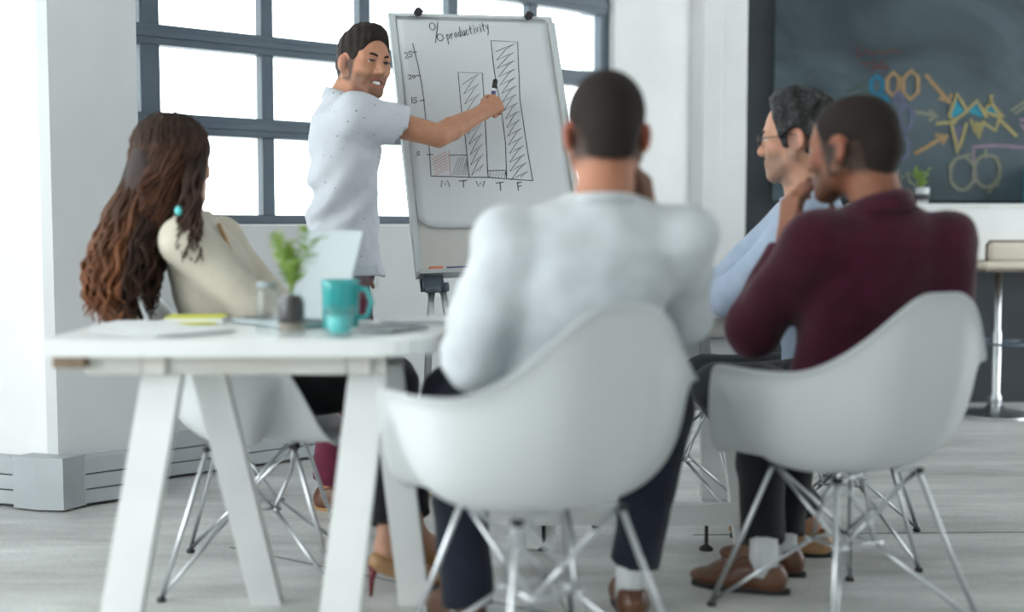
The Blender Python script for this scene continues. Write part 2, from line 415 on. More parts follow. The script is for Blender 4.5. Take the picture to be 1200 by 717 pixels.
# paper sheet with slightly curled lower corner
bm = bmesh.new(); g = []
for j in range(25):
    row = []
    for i in range(19):
        s, t = i/18, j/24; a = .020+.610*s; b = .004+.872*t
        n = .004 + .016*max(0,t-.72)**2*6*(1-s)**2 + .004*max(0, t-.8)*5
        if s < .12 and t > .9: b -= .035*((.12-s)/.12)**2*((t-.9)/.1)
        row.append(bm.verts.new(fp(a, b, n)))
    g.append(row)
for j in range(24):
    for i in range(18): bm.faces.new((g[j][i], g[j][i+1], g[j+1][i+1], g[j+1][i]))
pp = from_bm('paper_sheet', bm, 'flip_paper', fc, True)
mo = pp.modifiers.new('thickness', 'SOLIDIFY'); mo.thickness = .0012
for a, b in ((.107,-.004), (.554,.0)):
    bm = bmesh.new(); bm_tube(bm, [fp(a,b,.0), fp(a,b,.022)], .011, 12); bm_tube(bm, [fp(a,b,.018), fp(a,b,.032)], [.017,.015], 8)
    bm_tube(bm, [fp(a-.018,b+.004,.024), fp(a+.018,b-.002,.024)], .006, 8); from_bm('clamp_knob', bm, 'black_rubber', fc)
# ledge, clamp and stand
fbox('tray', -.004, BW, BH, BH+.012, -.02, .05, 'aluminium')
fbox('eraser', .035, .082, BH-.012, BH, .012, .04, 'orange')
tube('tray_marker', [fp(.10,BH-.007,.03), fp(.215,BH-.007,.03)], .007, 'purple_ink', fc)
fbox('bracket', .018, .082, BH+.008, BH+.05, -.045, .012, 'frame_steel', bevel=.006)
tube('bracket_knob', [fp(.075,BH+.05,-.01), fp(.108,BH+.05,-.01)], .017, 'frame_steel', fc, 12)
tube('bracket_knob', [fp(.02,BH+.06,.0), fp(.075,BH+.06,.0)], .013, 'frame_steel', fc, 12)
def leg(a, foot):
    p = fp(a, BH+.03, -.02); q = np.array(foot, float)-FO; mid = p*.5+q*.5
    o = tube('leg', [p, mid], .0135, 'aluminium', fc, 12); tube('leg_extension', [mid-(q-p)*.03, q], .0095, 'chrome_wire', o, 10)
    tube('foot_cap', [q+np.array([0,0,.03]), q], .013, 'black_rubber', o, 10)
leg(.05, (-.33,4.33,0.0)); leg(.085, (-.10,4.45,0.0)); leg(BW-.05, (.32,4.50,0.0))
p = fp(BW/2, .25, -.03); tube('rear_leg', [p, np.array([-.12,5.25,0])-FO], .012, 'aluminium', fc, 12)
# handwriting
GL = {  # simple pen glyphs, x-height 1
 'p':[[(.0,.95),(.12,-.85)],[(.06,.7),(.3,1),(.55,.75),(.45,.2),(.1,.1)]], 'r':[[(.05,.95),(.12,0)],[(.08,.6),(.3,.95),(.5,.85)]],
 'o':[[(.3,1),(.05,.6),(.2,.05),(.5,.2),(.55,.75),(.3,1)]], 'd':[[(.45,.85),(.15,.9),(.02,.4),(.2,.02),(.5,.4)],[(.52,1.8),(.5,.9),(.56,.0)]],
 'u':[[(.03,.95),(.06,.2),(.3,.02),(.5,.35),(.52,.95)],[(.52,.95),(.6,.0)]], 'c':[[(.5,.85),(.2,1),(.03,.5),(.2,.03),(.5,.15)]],
 't':[[(.22,1.6),(.25,.1),(.45,.0)],[(.0,1.0),(.5,1.1)]], 'i':[[(.2,.95),(.22,.0)],[(.2,1.35),(.24,1.42)]], 'v':[[(.02,.95),(.25,.0),(.5,1.0)]],
 'y':[[(.02,.95),(.25,.2),(.5,.95)],[(.52,1.0),(.35,-.3),(.1,-.9)]]}
glyphs = []
bx, by, ang = .214, .104, math.radians(15.0); h = .0225; adv = 0
for ch in 'productivity':
    glyphs.append([[(bx + math.cos(ang)*(adv+x*h*.85) - math.sin(ang)*y*h*.25, by - math.sin(ang)*(adv+x*h*.85) - y*h) for x, y in s] for s in GL[ch]])
    adv += h*(.50 if ch == 'i' else .72)
def circ(cx, cy, rx, ry, n=12): return [(cx+rx*math.cos(2*math.pi*i/n), cy+ry*math.sin(2*math.pi*i/n)) for i in range(n+1)]
glyphs.append([circ(.160,.048,.011,.016), circ(.186,.094,.012,.015), [(.184,.030),(.176,.07),(.165,.118)]])
def digit(d, x, y, w, h):
    D = {'2':[[(0,.2),(.4,0),(.9,.2),(.7,.55),(0,1),(1,.95)]], '5':[[(1,0),(.3,.05),(.15,.45),(.8,.45),(.9,.8),(.5,1),(0,.95)]], '0':[[(.5,0),(.05,.5),(.45,1),(1,.6),(.8,.1),(.5,0)]],
         '1':[[(.5,0),(.4,1)]], 'M':[[(0,1),(.15,0),(.5,.75),(.85,0),(1,1)]], 'T':[[(0,.1),(1,0)],[(.55,.05),(.5,1)]], 'W':[[(0,0),(.2,.95),(.5,.2),(.75,1),(1,0)]], 'F':[[(.1,0),(.05,1)],[(.05,.05),(1,0)],[(.05,.5),(.8,.45)]]}
    return [[(x+w*a, y+h*b) for a, b in s] for s in D[d]]
for d, x, y, w, hh in (('2',.038,.160,.013,.026), ('5',.053,.156,.014,.024), ('2',.043,.254,.012,.020), ('0',.058,.256,.012,.014), ('1',.043,.348,.008,.023), ('5',.052,.349,.014,.022), ('5',.041,.570,.013,.015)):
    glyphs.append(digit(d, x, y, w, hh))
glyphs += [digit('1',.052,.462,.008,.02), digit('0',.062,.464,.013,.018)]
for d, x, y, w, hh in (('M',.121,.685,.032,.026), ('T',.192,.687,.03,.027), ('W',.258,.692,.033,.023), ('T',.336,.697,.027,.033), ('F',.418,.699,.018,.032)): glyphs.append(digit(d, x, y, w, hh))
def pf(a, b): 
    s = (a-.02)/.61; t = (b-.004)/.872
    return fp(a, b, .0055 + .016*max(0,t-.72)**2*6*(1-s)**2)
for gl in glyphs:
    bm = bmesh.new()
    for s in gl: bm_ribbon(bm, s, .0034, pf)
    from_bm('pen_letter', bm, 'ink', pp)
axis = [(.075,.123),(.08,.165),(.086,.213),(.092,.297),(.093,.356),(.092,.45),(.092,.578),(.087,.668)]
base = [(.087,.668),(.161,.671),(.232,.675),(.305,.677),(.383,.684),(.482,.693)]
bars = [[(.165,.585),(.235,.586)], [(.233,.672),(.237,.51),(.235,.415),(.24,.242),(.337,.244),(.326,.415),(.308,.65),(.307,.677)], [(.308,.65),(.378,.649),(.379,.682)],
        [(.38,.675),(.393,.534),(.394,.415),(.386,.221),(.389,.104),(.498,.107),(.475,.355),(.477,.57),(.482,.693)]]
bm = bmesh.new()
for s in [axis, base, [(.069,.161),(.086,.157)], [(.074,.259),(.09,.256)], [(.079,.362),(.095,.359)], [(.077,.465),(.096,.463)], [(.081,.582),(.103,.582)]] + bars: bm_ribbon(bm, s, .0032, pf)
from_bm('chart_outline', bm, 'ink', pp)
def zig(lf, rf, b0, b1, n, rise, jit=.3):
    out = []; 
    for i in range(n+1):
        b = b0+(b1-b0)*i/n; a0, a1 = lf(b), rf(b); w = a1-a0
        j = lambda: random.uniform(-.5,.5)*jit*.1
        out += [(a0+w*(.14+j()), b+rise*.5), (a0+w*(.45+j()), b+rise*.05), (a0+w*(.86+j()), b-rise*.5), (a0+w*(.55+j()), b+rise*.15)]
    return out
lin = lambda P: (lambda b: float(np.interp(b, [q[1] for q in P], [q[0] for q in P])))
FL = lin([(.389,.104),(.386,.221),(.394,.415),(.393,.534),(.38,.675)]); FR = lin([(.498,.107),(.475,.355),(.477,.57),(.482,.693)])
WL = lin([(.24,.242),(.235,.415),(.237,.51),(.233,.672)]); WR = lin([(.337,.244),(.326,.415),(.308,.65),(.307,.677)])
bm = bmesh.new()
bm_ribbon(bm, zig(FL, FR, .135, .672, 15, .034), .0022, pf); bm_ribbon(bm, zig(WL, WR, .27, .645, 9, .045), .0022, pf)
bm_ribbon(bm, [(.312+.006*i, .654 if i % 2 else .678) for i in range(12)], .003, pf)
from_bm('bar_hatching', bm, 'ink', pp)
bm = bmesh.new(); bm_ribbon(bm, [(.167,.567),(.161,.669)], .003, pf)
for i in range(7): bm_ribbon(bm, [(.100+.004*(i%2), .60+.011*i), (.155, .572+.0115*i)], .003, pf)
from_bm('red_hatching', bm, 'ink_red', pp)
bm = bmesh.new()
for i in range(8): bm_ribbon(bm, [(.170+.008*i, .665), (min(.232,.200+.008*i), .595+.006*max(0,i-3))], .0024, pf)
from_bm('grey_hatching', bm, 'ink_grey', pp)

# ------------------------------------------------------------------ chalkboard on the dark wall
cbz = empty('chalkboard', (3.4,6.83,0)); tag(cbz, 'large dark slate chalkboard covered in coloured chalk diagrams', 'chalkboard')
def chalk_mat():
    m = bpy.data.materials.new('slate'); m.use_nodes = True; N = m.node_tree.nodes; L = m.node_tree.links; b = N['Principled BSDF']; b.inputs['Roughness'].default_value = .62
    tc = N.new('ShaderNodeTexCoord'); mp = N.new('ShaderNodeMapping'); mp.inputs['Scale'].default_value = (.8,1,1.3); mp.inputs['Rotation'].default_value = (0,.5,0); L.new(tc.outputs['Object'], mp.inputs[0])
    n = N.new('ShaderNodeTexNoise'); n.inputs['Scale'].default_value = 1.6; n.inputs['Detail'].default_value = 7; n.inputs['Distortion'].default_value = .8; L.new(mp.outputs[0], n.inputs[0])
    cr = N.new('ShaderNodeValToRGB'); e = cr.color_ramp.elements; e[0].position = .36; e[0].color = (.022,.038,.048,1); e[1].position = .72; e[1].color = (.085,.125,.145,1)
    L.new(n.outputs[0], cr.inputs[0]); L.new(cr.outputs[0], b.inputs['Base Color']); return m
o = box('slate_panel', (0,-.012,2.16), (3.84,.024,2.0), None, cbz); o.data.materials.append(chalk_mat())
CO = np.array([3.4,6.83,0])
K = 6.804/1400*1.0
def cpx(x, y):   # drawing units (metres on the board)
    return (x, y)
LAY = [0]
def cf(a, b): return np.array([a, 6.8045-.0007*LAY[0], b]) - CO
def chalk(name, m, strokes, w=.022):
    bm = bmesh.new()
    for s in strokes:
        LAY[0] = (LAY[0]+1) % 12; dn = []
        for p, q in zip(s, s[1:]):
            k = max(1, int(math.hypot(q[0]-p[0], q[1]-p[1])/.05))
            dn += [(p[0]+(q[0]-p[0])*i/k+random.uniform(-.003,.003), p[1]+(q[1]-p[1])*i/k+random.uniform(-.003,.003)) for i in range(k)]
        dn.append(dn[0] if s[0] == s[-1] or math.dist(s[0], s[-1]) < 1e-6 else s[-1]); bm_ribbon(bm, dn, w*.85, cf)
    return from_bm(name, bm, m, cbz)
def fill(name, m, polys):
    bm = bmesh.new()
    LAY[0] = 0
    for p in polys: bm.faces.new([bm.verts.new(cf(*q)) for q in p])
    return from_bm(name, bm, m, cbz)
def hexa(cx, cy, rx, ry, rot=0): return [(cx+rx*math.sin(rot+i*math.pi/3), cy+ry*math.cos(rot+i*math.pi/3)) for i in range(7)]
chalk('red_note','chalk_red',[[(1.944,2.019),(1.948,1.96),(1.972,1.98),(1.991,2.0),(2.025,1.98),(2.058,1.997),(2.092,1.986),(2.132,2.002),(2.179,1.997)],[(1.966,1.936),(1.993,1.92),(2.026,1.94),(2.06,1.914),(2.086,1.936),(2.114,1.907)],[(2.027,1.9),(2.074,1.907),(2.114,1.899)]],0.014)
chalk('blue_hexagon','chalk_blue',[hexa(2.056,1.804,0.038,0.054)],0.032)
chalk('blue_hexagon','chalk_blue',[hexa(2.102,1.728,0.019,0.027)],0.022)
chalk('orange_hexagon','chalk_orange',[hexa(2.147,1.812,0.037,0.065)],0.028)
chalk('tan_hexagon','chalk_orange',[hexa(2.247,1.808,0.046,0.079)],0.028)
chalk('violet_hexagon','chalk_purple',[hexa(2.223,1.628,0.038,0.068)],0.030)
chalk('violet_hexagon','chalk_purple',[hexa(2.211,1.454,0.033,0.065)],0.030)
chalk('violet_hexagon','chalk_purple',[hexa(2.181,1.728,0.022,0.038)],0.030)
chalk('green_lines','chalk_green',[[(1.882,1.768),(2.002,1.821)],[(1.896,1.728),(2.016,1.774)],[(1.854,1.715),(1.869,1.734),(1.888,1.719),(1.873,1.697),(1.854,1.715)]],0.020)
chalk('chalk_arrow','chalk_orange',[[(2.336,1.861),(2.467,1.715)],[(2.42,1.734),(2.467,1.715),(2.476,1.75)]],0.026)
chalk('chalk_arrow','chalk_pale',[[(2.287,1.657),(2.395,1.635)],[(2.361,1.661),(2.398,1.635),(2.362,1.615)]],0.024)
chalk('chalk_arrow','chalk_orange',[[(2.286,1.432),(2.454,1.521)],[(2.405,1.528),(2.458,1.521),(2.439,1.488)]],0.026)
chalk('crystal_outline','chalk_yellow',[[(2.51,1.761),(2.469,1.635),(2.503,1.615),(2.566,1.661),(2.51,1.761)],[(2.566,1.668),(2.621,1.721),(2.675,1.635)],[(2.701,1.745),(2.699,1.708),(2.663,1.661),(2.758,1.628),(2.771,1.631),(2.702,1.708)],[(2.484,1.595),(2.519,1.428),(2.564,1.588)],[(2.597,1.608),(2.636,1.508),(2.662,1.601)],[(2.672,1.595),(2.733,1.555),(2.752,1.621)],[(2.759,1.615),(2.848,1.528)],[(2.403,1.595),(2.503,1.604)]],0.022)
chalk('plant_scribble','chalk_pale',[[(2.168,1.253),(2.19,1.334),(2.208,1.28),(2.241,1.321),(2.256,1.267),(2.283,1.247)],[(2.169,1.213),(2.284,1.197)]],0.020)
chalk('ring_pair','chalk_pale',[circ(2.551,1.314,0.068,0.092,24),circ(2.688,1.327,0.071,0.090,24)],0.022)
chalk('ring_ticks','chalk_pale',[[(2.476,1.354),(2.509,1.394),(2.589,1.421)],[(2.676,1.441),(2.684,1.408)],[(2.738,1.401),(2.766,1.347),(2.761,1.294),(2.741,1.26)],[(2.703,1.206),(2.722,1.233),(2.755,1.253)]],0.020)
chalk('pink_line','chalk_pink',[[(2.898,1.457),(2.749,1.471),(2.608,1.461),(2.618,1.347)]],0.022)
chalk('far_note','chalk_pink',[[(2.873,1.615),(2.907,1.608)],[(2.88,1.588),(2.922,1.535)]],0.020)
chalk('far_scribble','chalk_pale',[[(2.824,1.668),(2.89,1.715)],[(2.845,1.648),(2.904,1.695)]],0.016)
fill('pink_spindle','chalk_pink',[[(2.608,1.347),(2.6,1.307),(2.609,1.267),(2.623,1.256),(2.636,1.27),(2.64,1.307),(2.629,1.347)]])
fill('blue_fill','chalk_blue',[[(2.091,1.745),(2.087,1.715),(2.102,1.701),(2.118,1.715),(2.116,1.745)]])
fill('crystal_fill','chalk_cyan',[[(2.507,1.728),(2.478,1.635),(2.503,1.625),(2.556,1.661)],[(2.572,1.661),(2.621,1.715),(2.675,1.628),(2.637,1.635)],[(2.705,1.701),(2.67,1.665),(2.765,1.635)]])
fill('crystal_shade','chalk_purple',[[(2.491,1.581),(2.521,1.454),(2.558,1.581)]])
fill('crystal_gold','chalk_yellow',[[(2.6,1.604),(2.636,1.519),(2.658,1.599)]])

# ------------------------------------------------------------------ counter, stools, things on the counter
ct = empty('wall_counter', (2.9,6.71,0)); tag(ct, 'long white bar counter fixed below the chalkboard', 'counter')
box('counter_top', (.35,.0,1.125), (2.7,.22,.03), 'table_white', ct, bevel=.005); box('front_panel', (.35,-.09,.965), (2.66,.03,.29), 'wall_white', ct); box('bracket', (-.9,.04,.95), (.04,.15,.3), 'wall_white', ct); box('bracket', (1.5,.04,.95), (.04,.15,.3), 'wall_white', ct)
def make_stool():
    s = empty('bar_stool')
    lathe('base', [(0,0),(.20,0),(.205,.008),(.19,.016),(.06,.03),(.035,.06),(0,.06)], 'chrome_wire', s, 40)
    lathe('pole', [(0,.05),(.034,.05),(.034,.10),(.024,.12),(.024,.45),(.018,.46),(.018,.80),(0,.80)], 'chrome_wire', s, 20)
    bm = bmesh.new(); bm_tube(bm, [(.15*math.cos(a)+.0, .15*math.sin(a)-.06, .40) for a in np.linspace(-.3, 2*math.pi-.3, 28)], .008, 6); bm_tube(bm, [(0,0,.40),(.15,0,.40)], .008, 6); from_bm('footrest', bm, 'frame_steel', s, True)
    bm = bmesh.new(); bm_box(bm, (.02,0,.815), (.40,.37,.045), bevel=.018); st = from_bm('seat', bm, 'cream_leather', s, True)
    bm = bmesh.new(); bm_box(bm, (.02,0,.787), (.39,.36,.014)); from_bm('seat_pan', bm, 'brown_edge', s)
    bm = bmesh.new(); bm_box(bm, (.02,-.165,.885), (.36,.05,.10), bevel=.022); from_bm('backrest', bm, 'cream_leather', s, True)
    bm = bmesh.new(); bm_tube(bm, [(-.165,-.165,.82),(-.165,-.165,.92),(-.15,-.165,.938),(.19,-.165,.938),(.205,-.165,.92),(.205,-.165,.82)], .008, 6); from_bm('piping', bm, 'brown_edge', s, True)
    return s
s0 = make_stool(); s0.location = (2.60,6.38,0); s0.rotation_euler = (0,0,math.radians(8)); tag(s0, 'cream bar stool with chrome pole standing at the white counter', 'stool')
# small plant on the counter
def sprig(parent, base, h, n, spread, leaf=.02, m='leaf', seed=1):
    rr = random.Random(seed); bs = bmesh.new(); leaves = []
    for i in range(n):
        a = rr.uniform(0, 6.28); s = rr.uniform(.3,1)*spread; hh = h*rr.uniform(.65,1)
        pts = [np.array(base), np.array(base)+np.array([math.cos(a)*s*.3, math.sin(a)*s*.3, hh*.55]), np.array(base)+np.array([math.cos(a)*s, math.sin(a)*s, hh])]
        bm_tube(bs, pts, [.0022,.0018,.001], 5)
        for k in range(9):
            t = .25+.75*k/8; p = pts[0]*(1-t)**2+2*pts[1]*t*(1-t)+pts[2]*t**2; b = rr.uniform(0,6.28); d = nv(np.array([math.cos(b), math.sin(b), rr.uniform(.1,.9)])); leaves.append((p, d, leaf*rr.uniform(.7,1.2)))
    from_bm('stem', bs, m, parent, True)
    bm = bmesh.new()
    for p, d, l in leaves:
        sd = nv(np.cross(d, (0.1,0.2,1))); up = np.cross(sd, d)
        prof = [(0,0,0),(.35,.28,.04),(.7,.24,.03),(1,0,-.05)]
        L_ = [bm.verts.new(p+d*l*a+sd*l*b+up*l*c) for a, b, c in prof[1:3]]; R2 = [bm.verts.new(p+d*l*a-sd*l*b+up*l*c) for a, b, c in prof[1:3]]
        M_ = [bm.verts.new(p+d*l*a-up*l*.04) for a in (0,.35,.7,1)]
        bm.faces.new((M_[0],L_[0],M_[1])); bm.faces.new((M_[1],L_[0],L_[1],M_[2])); bm.faces.new((M_[2],L_[1],M_[3]))
        bm.faces.new((M_[0],M_[1],R2[0])); bm.faces.new((M_[1],M_[2],R2[1],R2[0])); bm.faces.new((M_[2],M_[3],R2[1]))
    f = from_bm('foliage', bm, m, parent); tag(f, kind='stuff')
pl = empty('potted_plant', (2.29,6.70,1.14)); tag(pl, 'small green plant in a white pot with a dark band on the counter', 'plant')
lathe('pot', [(0,0),(.034,0),(.040,.09),(.036,.09),(.030,.07),(0,.07)], 'white_plastic', pl, 24); lathe('pot_label', [(.0368,.02),(.0404,.055),(.0414,.055),(.0382,.02),(.0368,.02)], 'dark_key', pl, 24)
sprig(pl, (0,0,.07), .13, 7, .08, .032, seed=4)
bk = empty('brochure_stack', (2.90,6.71,1.14)); tag(bk, 'upright stack of pale blue and white brochures at the chalkboard end of the counter', 'brochures')
for i in range(5): box('brochure', (-.0+.022*i, 0, .10+.006*(i%2)), (.016,.15,.20+.012*(i%2)), 'paper' if i % 2 else 'chalk_cyan', bk)

# ------------------------------------------------------------------ things on the near table
zt_ = .765
def papers(loc, rz, n, label, size=(.21,.297), thick=.0012, m='paper', spread=.012, name='paper_stack'):
    o = empty(name, (*loc, zt_), rz); tag(o, label, 'papers')
    for i in range(n): box('sheet', (random.uniform(-1,1)*spread, random.uniform(-1,1)*spread, thick*(i+.5)), (size[0], size[1], thick*.9), m, o, rz=random.uniform(-.08,.08))
    return o
papers((-.86,2.93), .9, 6, 'loose white sheets of paper lying before the long-haired woman')
papers((-.99,3.14), 1.45, 3, 'thin pile of white paper near the free end of the table', size=(.15,.17))
papers((-.25,3.17), 1.57, 8, 'thick white paper pile beyond the teal mug', size=(.15,.19), thick=.002, spread=.005)
o = empty('notepad', (-.845,3.195,zt_), .1); tag(o, 'yellow notepad on white papers beside the plant jar', 'notepad')
box('pad', (0,0,.008), (.15,.11,.016), 'paper', o); box('cover', (0,.0,.0175), (.152,.112,.003), 'yellow', o); box('loose_note', (.01,-.062,.003), (.09,.06,.004), 'yellow', o, rz=.3)
o = empty('tablet', (-.30,2.95,zt_), -.5); tag(o, 'dark slim tablet lying at the edge of the table near the mug', 'tablet')
box('body', (0,0,.008), (.12,.17,.008), 'silver', o, bevel=.003); box('screen', (0,0,.0125), (.108,.155,.001), 'dark_key', o)
# plant jar
pj = empty('plant_jar', (-.53,2.86,zt_)); tag(pj, 'glass jar with dark soil and a feathery green sprig on the table', 'plant')
bm = bmesh.new(); bm_lathe(bm, [(0,.001),(.030,.001),(.033,.006),(.033,.075),(.026,.095),(.027,.105),(.025,.105),(.024,.094),(.031,.074),(.031,.008),(0,.006)], 28); from_bm('jar', bm, 'clear_glass', pj, True)
lathe('pebbles', [(0,.008),(.0305,.008),(.0305,.028),(0,.028)], 'pebble', pj, 24); lathe('soil', [(0,.028),(.0305,.028),(.0305,.073),(.024,.092),(0,.095)], 'soil', pj, 24)
sprig(pj, (0,0,.09), .165, 14, .075, .034, seed=9)
# second small glass jar
gj = empty('glass_jar', (-.590,2.875,zt_)); tag(gj, 'small empty clear glass jar touching the plant jar', 'jar')
bm = bmesh.new(); bm_lathe(bm, [(0,.001),(.026,.001),(.028,.005),(.028,.085),(.022,.10),(.022,.112),(.020,.112),(.020,.10),(.026,.084),(.026,.006),(0,.004)], 24); from_bm('jar', bm, 'clear_glass', gj, True); lathe('lid', [(0,.112),(.024,.112),(.024,.124),(0,.126)], 'silver', gj, 24)
# teal mug
mg = empty('mug', (-.43,2.99,zt_)); tag(mg, 'glossy teal mug with a handle beside the plant jar', 'mug')
lathe('cup', [(0,.001),(.040,.001),(.045,.008),(.047,.11),(.049,.125),(.046,.125),(.043,.11),(.041,.012),(0,.010)], 'teal', mg, 36)
tube('handle', [(.044,-.01,.105),(.07,-.015,.10),(.08,-.018,.07),(.07,-.015,.035),(.043,-.01,.028)], .0065, 'teal', mg, 10)
# tumblers
tg = empty('tumbler', (-.405,2.80,zt_)); tag(tg, 'short clear glass of teal drink in front of the mug', 'glass')
bm = bmesh.new(); bm_lathe(bm, [(0,.001),(.029,.001),(.036,.07),(.0345,.07),(.027,.008),(0,.006)], 28); from_bm('glass', bm, 'clear_glass', tg, True); lathe('drink', [(0,.009),(.0265,.009),(.0315,.05),(0,.05)], 'teal_liquid', tg, 24)
wg = empty('wine_glass', (-.385,3.16,zt_)); tag(wg, 'clear stemmed water glass behind the teal mug', 'glass')
bm = bmesh.new(); bm_lathe(bm, [(0,.001),(.030,.001),(.028,.005),(.005,.012),(.004,.06),(.012,.07),(.033,.095),(.034,.13),(.028,.155),(.027,.155),(.032,.13),(.031,.097),(.006,.072),(0,.07)], 28); from_bm('glass', bm, 'clear_glass', wg, True)
# laptop
BL, BR = np.array([-.615,3.26,.772]), np.array([-.455,3.08,.772]); hx = nv(BR-BL); lean = np.array([.1,.0,.245]); hl = np.linalg.norm(BR-BL)
lp = empty('laptop', tuple((BL+BR)/2*[1,1,0]+[0,0,zt_])); tag(lp, 'open silver laptop with its lid leaning back behind the mug', 'laptop')
LO = np.array(lp.location); lz = nv(lean-hx*np.dot(lean,hx)); ly = np.cross(lz, hx)
cm = (BL+BR)/2+lz*.125-LO
box('lid', cm, (hl+.05,.250,.007), 'silver', lp, axes=(hx, lz, np.cross(hx,lz)), bevel=.003)
bxn = nv(np.array([-hx[1], hx[0], 0])); bxn = bxn if bxn[0] < 0 else -bxn
lb = box('base', (BL+BR)/2+bxn*.08-LO+np.array([0,0,0.002]), (hl+.05,.16,.012), 'silver', lp, axes=(hx, np.cross((0,0,1),hx), (0,0,1)), bevel=.003)
box('keyboard', (BL+BR)/2+bxn*.08-LO+np.array([0,0,.0085]), (hl+.01,.09,.002), 'dark_key', lb, axes=(hx, np.cross((0,0,1),hx), (0,0,1)))
# ------------------------------------------------------------------ soft-body modelling: smooth blended volumes -> one continuous mesh
BIG = 1.0
class Vol:
    def __init__(s): s.ops = []; s.post = []
    def _add(s, f, lo, hi, k, op): s.ops.append((f, np.minimum(lo, hi), np.maximum(lo, hi), k, op)); return s
    def cone(s, a, b, ra, rb=None, k=.02, op='u', flat=False, flata=False, sq=None):
        rb = ra if rb is None else rb
        a = np.asarray(a, float); b = np.asarray(b, float); ab = b-a; L2 = max(ab@ab, 1e-9); L = math.sqrt(L2); R = max(ra, rb)
        if sq is not None: ax, q = nv(sq[0]), sq[1]        # flatten along an axis
        def f(P):
            v = P-a; t0 = v@ab/L2; t = np.clip(t0, 0, 1); w = v-t[:,None]*ab
            if sq is not None:
                c = w@ax; d = np.sqrt(np.maximum((w*w).sum(1) - c*c + (c/q)**2, 0))
            else: d = np.sqrt((w*w).sum(1))
            d = d-(ra+(rb-ra)*t)
            if flat: d = np.maximum(d, (t0-1)*L)
            if flata: d = np.maximum(d, -t0*L)
            return d
        return s._add(f, np.minimum(a,b)-R, np.maximum(a,b)+R, k, op)
    def chain(s, pts, rs, k=.02, op='u', **kw):
        for (a, b), (ra, rb) in zip(zip(pts, pts[1:]), zip(rs, rs[1:])): s.cone(a, b, ra, rb, k, op, **kw)
        return s
    def ell(s, c, r, M=None, k=.02, op='u'):
        c = np.asarray(c, float); r = np.asarray(r, float); M = np.eye(3) if M is None else M; R = r.max()
        def f(P):
            q = (P-c)@M; k0 = np.sqrt(((q/r)**2).sum(1)); k1 = np.sqrt(((q/(r*r))**2).sum(1))+1e-9
            return k0*(k0-1)/k1
        return s._add(f, c-R, c+R, k, op)
    def rbox(s, c, h, M=None, r=.01, k=.01, op='u'):
        c = np.asarray(c, float); h = np.asarray(h, float); M = np.eye(3) if M is None else M; R = np.linalg.norm(h)+r
        def f(P):
            q = np.abs((P-c)@M)-h+r; return np.sqrt((np.maximum(q,0)**2).sum(1))+np.minimum(q.max(1),0)-r
        return s._add(f, c-R, c+R, k, op)
    def loft(s, A, B, secs, phA, phB=None, k=.03, op='u', e=2.3):
        """trunk from A to B; secs (t, half width, half depth, forward offset); ph facing angle at both ends"""
        A = np.asarray(A, float); B = np.asarray(B, float); phB = phA if phB is None else phB; ab = B-A; L = np.linalg.norm(ab); z = ab/L
        T = np.array([q[0] for q in secs]); HW = np.array([q[1] for q in secs]); HD = np.array([q[2] for q in secs]); OF = np.array([q[3] for q in secs])
        def f(P):
            v = P-A; t = v@z/L; tc = np.clip(t, T[0], T[-1])
            ph = phA+(phB-phA)*np.clip(t,0,1); r = np.stack([np.cos(ph), np.sin(ph), 0*ph], 1); r = r-(r@z)[:,None]*z; r /= np.linalg.norm(r, axis=1)[:,None]
            fw = np.cross(z, r)
            w = v-(t*L)[:,None]*z; x = (w*r).sum(1); y = (w*fw).sum(1)-np.interp(tc, T, OF)
            hw = np.interp(tc, T, HW); hd = np.interp(tc, T, HD)
            rr = (np.abs(x/hw)**e+np.abs(y/hd)**e)**(1/e); d = (rr-1)*np.minimum(hw, hd)
            ov = np.abs(t-tc)*L
            return np.where(ov > 0, np.hypot(np.maximum(d, 0), ov), d)
        m = max(HW.max(), HD.max())+np.abs(OF).max()
        P0 = A+ab*T[0]; P1 = A+ab*T[-1]
        return s._add(f, np.minimum(P0,P1)-m, np.maximum(P0,P1)+m, k, op)
    def eval(s, P, margin):
        d = np.full(len(P), BIG)
        for f, lo, hi, k, op in s.ops:
            mg = margin+k
            m = ((P > lo-mg) & (P < hi+mg)).all(1)
            if not m.any(): continue
            a = d[m]; b = f(P[m])
            if op == 'u':
                h = np.maximum(k-np.abs(a-b), 0)/k; d[m] = np.minimum(a, b)-h*h*k*.25
            elif op == 's':
                h = np.maximum(k-np.abs(a+b), 0)/k; d[m] = np.maximum(a, -b)+h*h*k*.25
        for g in s.post: d = d+g(P)
        return d
    def mesh(s, h, origin=(0,0,0)):
        lo = np.min([o[1] for o in s.ops if o[4] == 'u'], 0)-3*h-.02; hi = np.max([o[2] for o in s.ops if o[4] == 'u'], 0)+3*h+.02
        NB = 8; nb = np.ceil((hi-lo)/(h*NB)).astype(int); n = nb*NB
        bi = np.stack(np.meshgrid(*[np.arange(q) for q in nb], indexing='ij'), -1).reshape(-1,3)
        cen = lo+(bi*NB+NB/2-.5)*h; rad = NB*h*.87*1.35+.006
        dc = s.eval(cen, rad+.02); act = np.abs(dc) < rad
        D = np.where(dc < 0, -1.0, 1.0)
        D = np.repeat(np.repeat(np.repeat(D.reshape(nb), NB, 0), NB, 1), NB, 2)
        li = np.stack(np.meshgrid(*[np.arange(NB)]*3, indexing='ij'), -1).reshape(-1,3)
        idx = (bi[act][:,None,:]*NB+li[None]).reshape(-1,3)
        out = np.empty(len(idx))
        for i in range(0, len(idx), 400000): out[i:i+400000] = s.eval(lo+idx[i:i+400000]*h, .03)
        D[idx[:,0], idx[:,1], idx[:,2]] = out
        D[0], D[-1], D[:,0], D[:,-1], D[:,:,0], D[:,:,-1] = 1, 1, 1, 1, 1, 1
